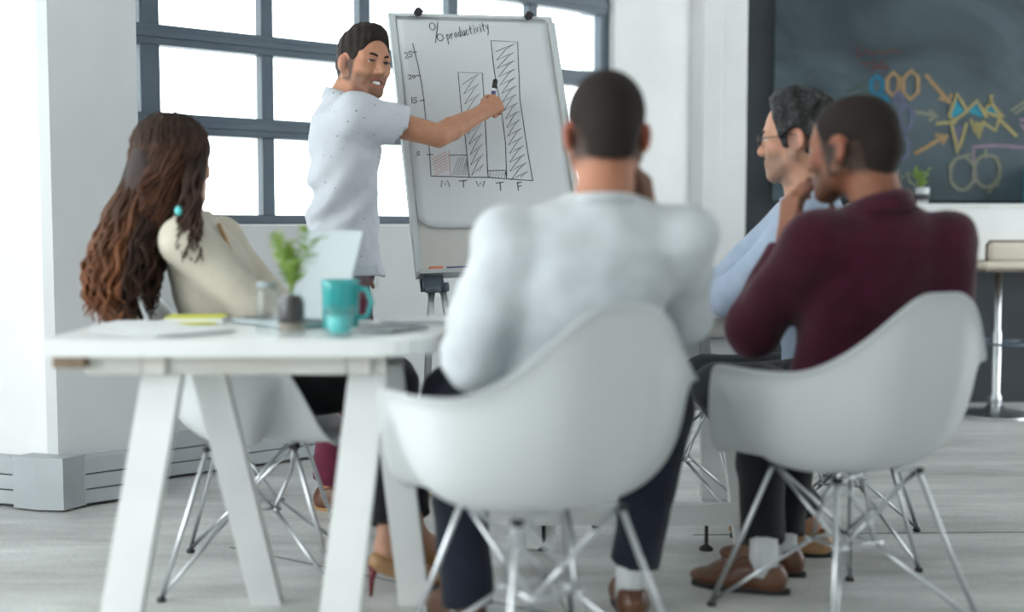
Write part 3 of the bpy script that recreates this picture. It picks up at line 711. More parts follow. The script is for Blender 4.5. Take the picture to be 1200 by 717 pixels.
        ins = D < 0; st = np.array([n[1]*n[2], n[2], 1]); Df = D.ravel()
        cells, pos, quads = [], [], []
        for ax in range(3):
            a = [slice(None)]*3; b = [slice(None)]*3; a[ax] = slice(0,-1); b[ax] = slice(1,None)
            I = np.stack(np.nonzero(ins[tuple(a)] != ins[tuple(b)]), 1)
            if not len(I): continue
            fl_ = I@st; d0 = Df[fl_]; d1 = Df[fl_+st[ax]]; p = I.astype(float); p[:,ax] += d0/(d0-d1)
            u, w = st[(ax+1)%3], st[(ax+2)%3]
            q = np.stack([fl_, fl_-u, fl_-u-w, fl_-w], 1); q[d0 > 0] = q[d0 > 0][:,::-1]
            quads.append(q); cells.append(q.ravel()); pos.append(np.repeat(p, 4, 0))
        cells = np.concatenate(cells); pos = np.concatenate(pos); quads = np.concatenate(quads)
        uq, inv = np.unique(cells, return_inverse=True); inv = inv.ravel(); cnt = np.bincount(inv)
        V = np.stack([np.bincount(inv, pos[:,i])/cnt for i in range(3)], 1); V = lo+V*h
        Q = np.searchsorted(uq, quads)
        # light relaxation
        E = np.concatenate([Q[:,[0,1]], Q[:,[1,2]], Q[:,[2,3]], Q[:,[3,0]]]); 
        deg = np.bincount(E[:,0], minlength=len(V))+np.bincount(E[:,1], minlength=len(V))
        for lam in (.5,-.52):
            S_ = np.stack([np.bincount(E[:,0], V[E[:,1],i], len(V))+np.bincount(E[:,1], V[E[:,0],i], len(V)) for i in range(3)], 1)/deg[:,None]
            V = V+lam*(S_-V)
        return V, Q
def vol_obj(name, vol, h, m, parent=None, origin=(0,0,0), col=None):
    V, Q = vol.mesh(h); origin = np.asarray(origin, float)
    me = bpy.data.meshes.new(name); X = V-origin
    me.vertices.add(len(V)); me.vertices.foreach_set('co', X.astype(np.float32).ravel())
    me.loops.add(Q.size); me.loops.foreach_set('vertex_index', Q.astype(np.int32).ravel())
    me.polygons.add(len(Q)); me.polygons.foreach_set('loop_start', np.arange(0, Q.size, 4, dtype=np.int32))
    try: me.polygons.foreach_set('loop_total', np.full(len(Q), 4, np.int32))
    except Exception: pass
    me.polygons.foreach_set('use_smooth', np.ones(len(Q), bool)); me.update(calc_edges=True)
    if col is not None:
        ca = me.color_attributes.new('Col', 'FLOAT_COLOR', 'POINT'); c = np.ones((len(V), 4), np.float32); c[:,:3] = col(V); ca.data.foreach_set('color', c.ravel())
    return link(name, me, m, parent)
def wrinkle(amp, freq, seed, squash=(1,1,1), fade=None):
    r = np.random.default_rng(seed); Ks = r.normal(size=(7,3)); Ks = Ks/np.linalg.norm(Ks, axis=1)[:,None]*r.uniform(.6,1.5,(7,1))*freq*np.array(squash); ph = r.uniform(0,6.28,7); W_ = r.normal(size=(3,3))*freq*.35
    def g(P):
        Q = P+.35/freq*np.sin(P@W_+1.3); v = np.sin(Q@Ks.T+ph).sum(1)/3.0
        v = amp*np.sign(v)*np.abs(v)**.8
        return v if fade is None else v*fade(P)
    return g
def fwd(ph): return np.array([-math.sin(ph), math.cos(ph), 0])
def rgt(ph): return np.array([math.cos(ph), math.sin(ph), 0])
def head_frame(ph, pitch=0, roll=0):
    r, f, u = rgt(ph), fwd(ph), np.array([0,0,1.])
    f2 = f*math.cos(pitch)+u*math.sin(pitch); u2 = u*math.cos(pitch)-f*math.sin(pitch)
    r3 = r*math.cos(roll)+u2*math.sin(roll); u3 = u2*math.cos(roll)-r*math.sin(roll)
    return np.stack([r3, f2, u3], 1)
def add_head(v, o, M, s=1.0, female=False, smile=False):
    def p(x, y, z): return np.asarray(o)+M@(np.array([x, y, z])*s)
    def E(c, r, k=.02, op='u'): v.ell(p(*c), np.array(r)*s, M, k, op)
    def T(a, b, ra, rb, k=.015, op='u'): v.cone(p(*a), p(*b), ra*s, rb*s, k, op)
    E((0,-.018,.048), (.077,.098,.083)); E((0,.012,.036), (.071,.082,.078), .03)
    E((0,.040,-.022), (.062,.056,.082), .03)                              # face mass
    for q in (-1,1):
        T((q*.057,.004,-.045), (q*.022,.072,-.098), .021, .016, .03)       # jaw line
        E((q*.042,.062,-.018), (.026,.024,.024), .025)                     # cheekbone
        T((q*.012,.090,.026), (q*.050,.074,.026), .010, .008, .018)        # brow ridge
    E((0,.076,-.100), (.021,.018,.016), .025)                             # chin
    E((0,.078,-.064), (.030,.020,.026), .02)                              # muzzle
    for q in (-1,1):
        E((q*.032,.101,.006), (.019,.015,.0125), .014, 's')              # eye sockets
        E((q*.032,.0835,.0128), (.0165,.0135,.0068), .004); E((q*.032,.0825,-.0012), (.0155,.013,.0050), .004)   # lids
    T((0,.088,.018), (0,.112,-.026), .0085, .0115, .012)                   # nose
    for q in (-1,1): E((q*.012,.101,-.031), (.0085,.011,.0075), .008)
    E((0,.108,-.032), (.010,.010,.009), .008)
    if smile:
        for q in (-1,1):
            T((q*.030,.076,-.052), (0,.0955,-.0570), .0042, .0058, .006); T((q*.030,.076,-.054), (q*.014,.088,-.078), .0042, .0060, .006)
        T((-.014,.088,-.078), (.014,.088,-.078), .0062, .0062, .006)
        E((0,.100,-.0665), (.0265,.022,.0088), .004, 's')
        for q in (-1,1): T((q*.034,.080,-.030), (q*.040,.070,-.062), .009, .008, .014)    # smile folds
    else:
        T((-.020,.094,-.058), (.020,.094,-.058), .0052, .0052, .006); T((-.017,.093,-.069), (.017,.093,-.069), .0062, .0062, .006)
    for q in (-1,1):                                                       # ears
        ME = M@np.array([[math.cos(.35*q), -math.sin(.35*q), 0], [math.sin(.35*q), math.cos(.35*q), 0], [0,0,1.]])
        v.ell(p(q*.083,-.012,-.004), np.array((.0075,.0185,.029))*s, ME, .008); v.ell(p(q*.080,-.006,-.027), np.array((.007,.010,.011))*s, ME, .008)
        v.ell(p(q*.093,-.004,.002), np.array((.0085,.010,.017))*s, ME, .004, 's')
    return p
def add_hand(v, wrist, ydir, back, left, curl=(.5,.6,.4), s=1.0, thumb=(.55,.7,-.35), spread=.0, curls=None, k=.006):
    y = nv(ydir); z = np.asarray(back, float); z = nv(z-y*(z@y)); x = np.cross(y, z)*(1 if left else -1)    # x = thumb side
    def p(a, b, c): return np.asarray(wrist)+s*(x*a+y*b+z*c)
    for a, b in (((.008,.0,0),(.026,.085,.002)), ((.0,.0,0),(.006,.090,.003)), ((-.006,.0,0),(-.012,.086,.002)), ((-.010,.004,0),(-.028,.078,0))):
        v.cone(p(*a), p(*b), .0165*s, .0115*s, .012)
    v.cone(p(.014,.02,-.008), p(.024,.05,-.010), .017*s, .013*s, .012)
    fing = [(.027,.086,.043,.026,.021), (.008,.092,.047,.030,.022), (-.011,.087,.043,.027,.021), (-.028,.079,.034,.021,.018)]
    for i, (fx, fy, l1, l2, l3) in enumerate(fing):
        c1, c2, c3 = curls[i] if curls else curl
        q = p(fx, fy, 0); a = 0; sp = spread*(1.5-i)
        for l, c, r0, r1 in ((l1,c1,.0095,.0088), (l2,c2,.0088,.0080), (l3,c3,.0080,.0068)):
            a += c; d = y*math.cos(a)*math.cos(sp)+x*math.sin(sp)-z*math.sin(a); d = nv(d); q2 = q+d*l*s; v.cone(q, q2, r0*s, r1*s, k); q = q2
    q = p(.020,.022,-.006); d = nv(x*thumb[0]+y*thumb[1]+z*thumb[2])
    for l, r0, r1, bend in ((.038,.0135,.0105,0), (.030,.0105,.0095,.25), (.025,.0095,.0075,.3)):
        d = nv(d+bend*(y*.6-x*.5-z*.25)); q2 = q+d*l*s; v.cone(q, q2, r0*s, r1*s, .008); q = q2
    return p
def tone(base):
    base = np.array(base)
    def c(V): return np.tile(base, (len(V),1))
    return c
def add_eyes(root, p, M, s, origin, iris=(.10,.06,.035)):
    for q in (-1,1):
        bm = bmesh.new(); bmesh.ops.create_uvsphere(bm, u_segments=20, v_segments=14, radius=.0112*s); c = p(q*.032,.0835,.0055)-np.asarray(origin)
        fwd_ = M@nv((0.12,1,-.02))
        for vv in bm.verts: vv.co = Vector(np.array(vv.co)+c)
        me = bpy.data.meshes.new('eye'); bm.to_mesh(me); bm.free()
        o = link('eye', me, 'eye_white', root, True)
        ca = me.color_attributes.new('Col', 'FLOAT_COLOR', 'POINT')
        for i, vv in enumerate(me.vertices):
            dd = nv(np.array(vv.co)-c)@fwd_; ca.data[i].color = (*((.008,.008,.008) if dd > .95 else iris if dd > .80 else (.55,.52,.50)), 1)
mat('eye_white', rough=.12, vcol=True, coat=.6)
mat('teeth', (.85,.83,.78), .25)
def lashes(root, p, origin):
    for q in (-1,1):
        pts = [p(q*(.032+.0150*math.cos(a)), .0845+.0128*max(0,math.sin(a))**.6, .0058+.0032*math.sin(a))-np.asarray(origin) for a in np.linspace(.1, math.pi-.1, 9)]
        tube('eyelashes', pts, [.0008]+[.0016]*7+[.0008], 'hair_dark', root, 6)
def brows(root, p, origin, m, th=.0042):
    for q in (-1,1):
        pts = [p(q*x, y, z)-np.asarray(origin) for x, y, z in ((.012,.1005,.0235),(.022,.0995,.0275),(.034,.094,.030),(.046,.083,.028),(.052,.076,.024))]
        tube('eyebrow', pts, [th*.8,th,th,th*.75,th*.4], m, root, 8)
def shoe(root, ankle, ph, m, origin, L=.27, heel=.0, name='shoe', sole='black_rubber', lift=0.0):
    """lace-up shoe: ankle point above the heel, pointing along ph"""
    f, r = fwd(ph), rgt(ph); a = np.array([ankle[0], ankle[1], 0.0])
    def p(x, y, z): return a+r*x+f*y+np.array([0,0,z+lift])
    v = Vol(); M = np.stack([r, f, [0,0,1.]], 1)
    v.ell(p(0,-.02,.045), (.037,.045,.042), M, .02); v.cone(p(0,-.02,.03), p(0,.10,.032), .034, .040, .03); v.ell(p(0,.135,.030), (.043,.075,.027), M, .03)
    v.cone(p(0,-.012,.07), p(0,.05,.062), .033, .03, .02); v.cone(p(0,.04,.065), p(0,.12,.042), .026, .028, .03)
    v.cone(p(0,-.015,.085), p(0,-.015,.14), .029, .031, .01, 's')
    v.rbox(p(0,.06,-.03), (.10,.30,.042), M, .001, .003, 's')
    o = vol_obj(name, v, .004, m, root, origin)
    bm = bmesh.new(); out = []
    for t in np.linspace(0, 2*math.pi, 40, endpoint=False):
        y = .065+.14*math.cos(t); w = .036+.010*sm(.02,.13,y); out.append((w*math.sin(t)*(1 if abs(math.sin(t)) > .7 else abs(math.sin(t))**.0), y))
    lo = [bm.verts.new(p(x,y,0)-np.asarray(origin)) for x,y in out]; hi_ = [bm.verts.new(p(x,y,.014)-np.asarray(origin)) for x,y in out]
    bm.faces.new(lo[::-1]); bm.faces.new(hi_)
    for i in range(40): bm.faces.new((lo[i], lo[(i+1)%40], hi_[(i+1)%40], hi_[i]))
    from_bm('sole', bm, sole, o)
    bm = bmesh.new()
    for k in range(4):
        y = .045+.022*k; z = .093-.011*k; bm_tube(bm, [p(-.02,y,z-.008)-np.asarray(origin), p(0,y+.004,z+.001)-np.asarray(origin), p(.02,y,z-.008)-np.asarray(origin)], .0022, 6)
    from_bm('laces', bm, sole, o, True)
    return o
def collar(root, c, axis, ph, r, h, m, origin, gap=.35, name='collar', th=.004, flare=.012):
    """folded shirt collar around the neck"""
    z = nv(axis); f = fwd(ph); f = nv(f-z*(f@z)); x = np.cross(f, z); bm = bmesh.new(); rows = []
    for t in np.linspace(gap, 2*math.pi-gap, 40):
        d = f*math.cos(t)+x*math.sin(t); dip = (1+math.cos(t))/2
        pts = [(r, -.012-.03*dip), (r-.003, h*.55-.02*dip), (r-.002, h-.035*dip), (r+.005, h+.002-.035*dip), (r+flare, h*.35-.04*dip), (r+flare+.006, -.008-.045*dip)]
        rows.append([bm.verts.new(np.asarray(c)-np.asarray(origin)+d*(a+.006*dip)+z*b) for a, b in pts])
    for A, B in zip(rows, rows[1:]):
        for i in range(5): bm.faces.new((A[i], A[i+1], B[i+1], B[i]))
    o = from_bm(name, bm, m, root, True); mo = o.modifiers.new('thickness', 'SOLIDIFY'); mo.thickness = th; return o
A_ = np.asarray
def core(v, pel, neck, sh, el, wr, hip, kn, an, r=1.0, ar=1.0):
    """the body under the clothes, joined to head and hands"""
    pel, neck = np.asarray(pel), np.asarray(neck); mid = pel*.45+neck*.55
    v.cone(pel, mid, .070*r, .072*r, .01); v.cone(mid, neck-(neck-pel)*.14, .072*r, .05*r, .01)
    for i in range(2):
        v.cone(neck-(neck-pel)*.15, A_(sh[i])-[0,0,.01], .045*r, .042*r, .01); a_ = r*ar; v.cone(sh[i], el[i], .045*a_, .038*a_, .008); v.cone(el[i], np.asarray(el[i])*.7+np.asarray(wr[i])*.3, .038*a_, .039*a_, .006); v.cone(np.asarray(el[i])*.7+np.asarray(wr[i])*.3, wr[i], .039*a_, .025*a_, .006)
        v.cone(pel, hip[i], .07*r, .06*r, .01); v.cone(hip[i], kn[i], .060*r, .045*r, .01); v.cone(kn[i], an[i], .045*r, .032*r, .02)
def trousers(root, pel, ph, hip, kn, hem, m, origin, h=.008, rt=.088, rk=.066, rh=.062, seed=1, waist=.0, hw=1.0, wamp=.003):
    v = Vol(); pel = np.asarray(pel, float)
    v.loft(pel-[0,0,.08], pel+[0,0,.13+waist], [(0,.15*hw,.11*hw,0), (.45,.168*hw,.125*hw,0), (.8,.16*hw,.115*hw,0), (1,.15*hw,.108*hw,0)], ph, k=.05)
    for i in range(2):
        v.cone(hip[i], kn[i], rt, rk, .05); K = np.asarray(kn[i], float); Hm = np.asarray(hem[i], float)
        v.cone(K, K*.5+Hm*.5, rk, (rk+rh)/2, .03); v.cone(K*.5+Hm*.5, Hm, (rk+rh)/2, rh, .02, flat=True)
        d = nv(Hm-K); v.cone(Hm-d*.02, Hm+d*.05, rh-.016, rh-.014, .004, 's', flata=True)
    v.post.append(wrinkle(wamp, 42, seed, (1,1,1.3)))
    return vol_obj('trousers', v, h, m, root, origin)
def sleeve(v, s, e, w, r=(.064,.054,.050,.040), k=.04, cut=True, bulge=0):
    s, e, w = map(lambda q: np.asarray(q, float), (s, e, w))
    v.cone(s, e, r[0], r[1], k); v.cone(e, w, r[2], r[3], .025, flat=True)
    if cut:
        d = nv(w-e); v.cone(w-d*.025, w+d*.04, r[3]-.007, r[3]-.006, .003, 's', flata=True)
TORSO = [(-.16,.158,.112,0), (0,.172,.122,0), (.2,.160,.118,0), (.42,.160,.114,.005), (.62,.178,.124,.008), (.78,.192,.122,.004), (.88,.178,.106,-.004), (.98,.085,.075,0), (1.03,.066,.064,.0)]
def tsec(w=1, d=1): return [(t, a*w, b*d, c) for t, a, b, c in TORSO]
# ------------------------------------------------------------------ people
def skin_mat(name, dark=(.88,.8,.78)): return mat(name, rough=.5, vcol=True, col2=dark, scale=35, contrast=(.45,.9), sss=.0, spec=.25)
skin_mat('skin')
def fabric(name, c, c2=None, sc=14, rough=.85, bump=.25, bsc=220, **kw): return mat(name, c, rough, col2=c2 or tuple(x*.88 for x in c), scale=sc, bump=bump, bscale=bsc, sheen=.15, spec=.2, **kw)
fabric('white_knit', (.62,.66,.685)); fabric('maroon_shirt', (.058,.0065,.020), (.044,.005,.015)); fabric('maroon_trouser', (.13,.018,.045), (.095,.012,.032))
fabric('blue_shirt', (.40,.48,.60), (.33,.41,.53)); fabric('cream_jacket', (.60,.56,.47), (.54,.50,.41)); fabric('navy_denim', (.010,.014,.026), (.016,.02,.034)); fabric('black_cloth', (.012,.013,.016)); fabric('charcoal', (.035,.042,.048), (.025,.03,.035)); fabric('sock', (.75,.77,.78))
mat('brown_leather', (.14,.055,.025), .32, col2=(.09,.035,.016), scale=12); mat('tan_leather', (.42,.24,.11), .35, col2=(.33,.18,.08), scale=12); mat('burgundy_leather', (.16,.02,.03), .25)
mat('hair_dark', (.014,.010,.008), .6, col2=(.026,.019,.015), scale=160, bump=.5, bscale=260, spec=.2); mat('hair_buzz', (.016,.012,.010), .8, col2=(.026,.019,.016), scale=260, bump=.4, bscale=400, spec=.2)
mat('hair_grey', (.014,.014,.015), .55, col2=(.10,.10,.105), scale=70, contrast=(.52,.8), spec=.3, bump=.8, bscale=140); mat('hair_long', rough=.6, spec=.25, vcol=True, col2=(.75,.7,.68), scale=60)
def specks():
    m = fabric('speckled_shirt', (.58,.61,.66), (.53,.56,.61), 10); N = m.node_tree.nodes; L = m.node_tree.links; b = N['Principled BSDF']; src = b.inputs['Base Color'].links[0].from_socket
    tc = N.new('ShaderNodeTexCoord'); vo = N.new('ShaderNodeTexVoronoi'); vo.inputs['Scale'].default_value = 38; L.new(tc.outputs['Object'], vo.inputs['Vector'])
    lt = N.new('ShaderNodeMath'); lt.operation = 'LESS_THAN'; lt.inputs[1].default_value = .11; L.new(vo.outputs['Distance'], lt.inputs[0])
    sp = N.new('ShaderNodeSeparateColor'); L.new(vo.outputs['Color'], sp.inputs[0]); g = N.new('ShaderNodeMath'); g.operation = 'GREATER_THAN'; g.inputs[1].default_value = .45; L.new(sp.outputs[0], g.inputs[0])
    mu = N.new('ShaderNodeMath'); mu.operation = 'MULTIPLY'; L.new(lt.outputs[0], mu.inputs[0]); L.new(g.outputs[0], mu.inputs[1])
    mx = N.new('ShaderNodeMix'); mx.data_type = 'RGBA'; L.new(mu.outputs[0], mx.inputs['Factor']); L.new(src, mx.inputs[6]); mx.inputs[7].default_value = (.16,.17,.22,1); L.new(mx.outputs[2], b.inputs['Base Color'])
specks()
A = np.array
def smst(a, b, x): t = np.clip((x-a)/(b-a), 0, 1); return t*t*(3-2*t)
def face_col(base, o, M, s, lips, stubble=None, buzz=None, flush=None):
    base = A(base); 
    def c(V):
        L = (V-A(o))@M/s; x, y, z = L[:,0], L[:,1], L[:,2]; out = np.tile(base, (len(V),1))
        near = (np.abs(x) < .12) & (np.abs(y) < .14) & (z < .16) & (z > -.14)
        def mixc(w, col): 
            w = (w*near)[:,None]; out[:] = out*(1-w)+A(col)*w
        if flush is not None: mixc(.45*smst(.06,.078,np.abs(x))*smst(-.05,-.02,z)*(1-smst(.02,.04,z)), flush)
        if stubble is not None:
            w = smst(.02,.05,y+.3*(-z-.06))*smst(-.028,-.052,z-.25*(np.abs(x)-.05)*(np.abs(x) > .04))*smst(-.14,-.125,z)
            w = np.maximum(w, .8*smst(.052,.060,np.abs(x))*(y > -.01)*(y < .03)*smst(.03,.0,z)*smst(-.07,-.05,z))
            mixc(.68*w, stubble)
        lipw = np.exp(-((z+.056)/.0062)**2)+np.exp(-((z+.078)/.0075)**2); lipw = np.clip(lipw, 0, 1)*(np.abs(x) < .027)*(y > .082)
        mixc(.7*lipw, lips)
        if buzz is not None:
            hl = smst(-.062,-.035,z+.35*y*(y > -.02)+0.012)*(1-smst(.045,.068,y-.55*np.maximum(z-.05,0)+ .25*np.maximum(.05-z,0)))
            ear = (np.abs(x) > .074)&(np.abs(z+.01) < .045)&(np.abs(y+.01) < .034)
            mixc(.93*hl*(~ear), buzz)
        return out
    return c
def hair_cap(root, o, M, s, m, origin, th=.004, front=.06, low=-.05, side=.0, h=.004, bumps=None, top=0.0, name='hair', slope=.55):
    """hair that follows the skull, cut back from face and neck"""
    def p(x, y, z): return A(o)+M@(A([x, y, z])*s)
    v = Vol(); g = th
    v.ell(p(0,-.018,.048), A((.077+g+side,.098+g,.083+g))*s, M, .02); v.ell(p(0,.012,.036), A((.071+g+side,.082+g,.078+g))*s, M, .03)
    v.cone(p(0,-.07,.0), p(0,-.055,-.05), (.055+g)*s, (.048+g)*s, .02)
    if top: v.ell(p(0,.02,.10), A((.062,.075,.035+top))*s, M, .03)
    if bumps: v.post.append(bumps)
    cut = []
    # face cut: plane leaning back
    F1 = nv(A([0,1,-slope])); F2 = nv(A([0,.35,-1.0]))
    def cutf(P):
        L = (P-A(o))@M/s
        d1 = (L-A([0,front,.06]))@F1; d2 = (L-A([0,-.03,low]))@F2
        ear = .029-np.sqrt(((L[:,1]+.004)/1.0)**2+((L[:,2]+.006)/1.25)**2)
        ear = np.where(np.abs(L[:,0]) > .055, ear, -1)
        return np.maximum(np.maximum(d1, d2), ear)*s
    base_eval = v.eval
    v.eval = lambda P, mg: np.maximum(base_eval(P, mg), cutf(P))
    return vol_obj(name, v, h, m, root, origin)

# ---- the presenter ---------------------------------------------------------
def presenter():
    org = A([-.62,4.30,0]); ph = math.radians(-74); 
    pel = A([-.605,4.30,.93]); neck = A([-.600,4.305,1.475]); S = 1.0
    sh = [A([-.655,4.475,1.405]), A([-.535,4.125,1.405])]; el = [A([-.66,4.53,1.12]), A([-.262,4.275,1.342])]; wr = [A([-.60,4.50,.88]), A([-.113,4.455,1.437])]
    hip = [A([-.622,4.365,.90]), A([-.588,4.235,.90])]; kn = [A([-.56,4.42,.50]), A([-.60,4.22,.50])]; an = [A([-.50,4.44,.10]), A([-.655,4.25,.10])]
    ho = A([-.528,4.292,1.592]); M = head_frame(math.radians(-137), -.05, .07)
    v = Vol(); p = add_head(v, ho, M, 1.0, smile=True)
    v.cone(p(0,-.022,-.02), neck-[0,0,.02], .056, .062, .03); v.cone(p(0,-.01,-.05), neck+[.02,-.01,0], .05, .055, .03)
    core(v, pel, neck, sh, el, wr, hip, kn, an, ar=1.1)
    hd = nv(A([.66,.55,.50])); hp = add_hand(v, wr[1]+hd*.004, hd, (.30,-.80,.35), False, s=1.0, thumb=(.50,.95,-.40), curls=[(1.05,1.45,.8),(1.25,1.5,.9),(1.35,1.5,.9),(1.4,1.5,.9)])
    add_hand(v, wr[0], (.1,-.05,-1), (-.3,.9,0), True, curl=(.3,.4,.3))
    o = vol_obj('person', v, .0032, 'skin', None, org, face_col((.50,.25,.155), ho, M, 1.0, (.42,.15,.12), stubble=(.085,.045,.03), flush=(.52,.20,.14), buzz=(.10,.065,.05)))
    o.location = org; tag(o, 'smiling man in a speckled short-sleeved shirt pointing a marker at the flip chart', 'person')
    add_eyes(o, p, M, 1, org); brows(o, p, org, 'hair_dark'); lashes(o, p, org)
    bm = bmesh.new(); 
    g = [[bm.verts.new(p(.0265*math.sin(a), .0885-.016*(1-math.cos(a)), -.0590-.011*j-.002*(1-abs(math.sin(a))) )-org) for a in np.linspace(-1.3,1.3,13)] for j in (0,1)]
    for i in range(12): bm.faces.new((g[0][i], g[0][i+1], g[1][i+1], g[1][i]))
    from_bm('teeth', bm, 'teeth', o, True)
    hair_cap(o, ho, M, 1.0, 'hair_dark', org, th=.0035, front=.078, low=-.030, top=.012, h=.0035, bumps=wrinkle(.002,170,3), slope=.35)
    # shirt
    s = Vol(); s.loft(pel, neck, [(-.15,.192,.146,-.005), (-.08,.186,.138,-.004), (.1,.166,.124,0), (.35,.160,.118,.0), (.58,.176,.126,.006), (.75,.186,.124,.002), (.88,.165,.104,-.006), (.97,.09,.078,0), (1.0,.072,.068,0)], ph, ph-.12, k=.03)
    for i in range(2):
        s.cone(neck-[0,0,.055], sh[i]+[0,0,.012], .05, .052, .05)
    e1 = sh[1]*.46+el[1]*.54; s.cone(sh[1], e1, .066, .071, .05, flat=True); d = nv(e1-sh[1]); s.cone(e1-d*.03, e1+d*.05, .064, .065, .003, 's', flata=True)
    e0 = sh[0]*.3+el[0]*.7; s.cone(sh[0], e0, .07, .07, .05, flat=True)
    s.post += [wrinkle(.006, 24, 11, (1,1,1.6), lambda P: 1-.55*smst(1.15,1.3,P[:,2])), wrinkle(.0018, 75, 5)]
    def pulls(P):                    # diagonal folds from the raised arm down the back
        u = -.62*P[:,0]+.78*P[:,2]; w = .78*P[:,0]+.62*P[:,2]
        f = smst(.98,1.08,P[:,2])*(1-smst(1.24,1.32,P[:,2]))
        return .011*f*np.sin(62*u+1.6*np.sin(9*w)+.8*np.sin(23*P[:,1]))*(.6+.4*np.sin(14*w))
    s.post.append(pulls)
    vol_obj('shirt', s, .005, 'speckled_shirt', o, org)
    collar(o, neck+A([.006,0,.0]), nv(A([.10,-.02,1])), math.radians(-90), .070, .034, 'speckled_shirt', org)
    trousers(o, pel-[0,0,.02], ph, hip, kn, [A([-.505,4.44,.10]), A([-.652,4.247,.105])], 'maroon_trouser', org, h=.007, hw=.90, waist=-.05, rt=.082, rk=.072, rh=.064, seed=5, wamp=.005)
    tube('belt', [pel+[0,0,.045]+.128*rgt(ph)*math.cos(t)+.095*fwd(ph)*math.sin(t)-org for t in np.linspace(0,6.283,40)], .012, 'black_rubber', o, 8)
    shoe(o, (-.655,4.25), math.radians(-118), 'brown_leather', org, sole='tan_leather'); shoe(o, (-.50,4.44), math.radians(-80), 'brown_leather', org, sole='tan_leather')
    # marker, a thing of its own
    tip = hp(.03,.05,-.03); 
    mk = empty('marker_pen', tuple(A([-.075,4.500,1.475]))); tag(mk, 'white board marker with a black cap held in the raised hand', 'marker')
    ax = nv(A([.14,.18,.97])); 
    bm = bmesh.new(); bm_tube(bm, [ax*-.045, ax*.062], .0085, 14); from_bm('barrel', bm, 'paper', mk, True)
    bm = bmesh.new(); bm_tube(bm, [ax*.060, ax*.064, ax*.092, ax*.096], [.009,.0098,.0092,.006], 14); from_bm('cap', bm, 'black_rubber', mk, True)
    bm = bmesh.new(); bm_tube(bm, [ax*.012, ax*.030], .0088, 14); bm_tube(bm, [ax*.036, ax*.050], .0088, 14); from_bm('printed_band', bm, 'purple_ink', mk, True)
mat('lid_skin', (.36,.17,.11), .5)
presenter()

# ---- man in the white sweater ------------------------------------------------
def white_man():
    org = A([.12,2.74,0]); ph = math.radians(14)
    pel = A([.12,2.76,.54]); neck = A([.20,2.62,1.075])
    sh = [A([-.015,2.60,.995]), A([.375,2.65,.990])]; el = [A([-.085,2.63,.725]), A([.42,2.86,.80])]; wr = [A([-.06,2.89,.735]), A([.315,2.765,1.045])]
    hip = [A([.03,2.78,.53]), A([.21,2.80,.53])]; kn = [A([-.155,3.07,.59]), A([.395,3.08,.555])]; an = [A([-.115,2.98,.09]), A([.315,3.09,.12])]
    ho = A([.207,2.655,1.225]); M = head_frame(math.radians(4), -.10, 0); sc = 1.05
    v = Vol(); p = add_head(v, ho, M, sc)
    v.cone(p(0,-.03,-.01), neck-[0,.0,.02], .060, .066, .03); v.cone(neck, neck-[0,0,.08], .05, .05, .02)
    core(v, pel, neck, sh, el, wr, hip, kn, an)
    add_hand(v, wr[1], (-.18,.02,1), (.85,-.45,.1), False, curl=(.6,.7,.4), s=1.05); add_hand(v, wr[0], (-.1,.95,-.1), (-.2,.1,1), True, curl=(.35,.5,.3), s=1.05)
    o = vol_obj('person', v, .0045, 'skin', None, org, face_col((.42,.19,.115), ho, M, sc, (.35,.14,.11), stubble=(.10,.06,.045), buzz=(.026,.019,.016), flush=(.50,.10,.07)))
    o.location = org; tag(o, 'man with a shaved head in a white sweater sitting with his back turned', 'person')
    add_eyes(o, p, M, sc, org)
    hair_cap(o, ho, M, sc, 'hair_buzz', org, th=.0015, front=.06, low=-.042, h=.0045)
    s = Vol(); s.loft(pel, neck, [(-.16,.18,.13,0)]+[(t,a*1.09,b*1.06,c) for t,a,b,c in TORSO[1:-2]]+[(.97,.10,.085,0),(1.0,.078,.074,0)], ph, math.radians(8), k=.03)
    for i in range(2): s.cone(neck-[0,0,.045], sh[i]+[0,0,.012], .062, .062, .06)
    sleeve(s, sh[0], el[0], el[0]*.25+wr[0]*.75, (.074,.066,.062,.050)); sleeve(s, sh[1], el[1], el[1]*.2+wr[1]*.8, (.074,.062,.058,.046))
    for k in range(4): s.ell(el[0]+A([-.005+.01*(k%2), .01+.012*k, .03-.022*k]), (.066,.06,.016), None, .02)      # bunched sleeve
    s.post += [wrinkle(.008, 17, 21, (.6,.8,2.4)), wrinkle(.002, 60, 22)]
    so = vol_obj('sweater', s, .0065, 'white_knit', o, org)
    z = nv(A([.0,.12,1])); tube('neckband', [neck+[0,.004,.004]+.073*(A([1,0,0])*math.cos(t)+np.cross(z,(1,0,0))*math.sin(t))-org for t in np.linspace(0,6.283,36)], .010, 'white_knit', so, 8)
    tr_ = trousers(o, pel-[0,0,.03], ph, hip, kn, [A([-.112,2.98,.06]), A([.320,3.09,.135])], 'navy_denim', org, h=.008, rt=.09, rk=.074, rh=.066, seed=8)
    for i, (a, f) in enumerate(((an[0], 10), (an[1], -18))):
        tube('sock', [A([a[0],a[1],.05])-org, A([a[0],a[1],.13])-org, A([a[0],a[1],.17])-org], [.043,.042,.036], 'sock', o, 16)
        shoe(o, (a[0], a[1]), math.radians(f+20), 'brown_leather', org)
white_man()

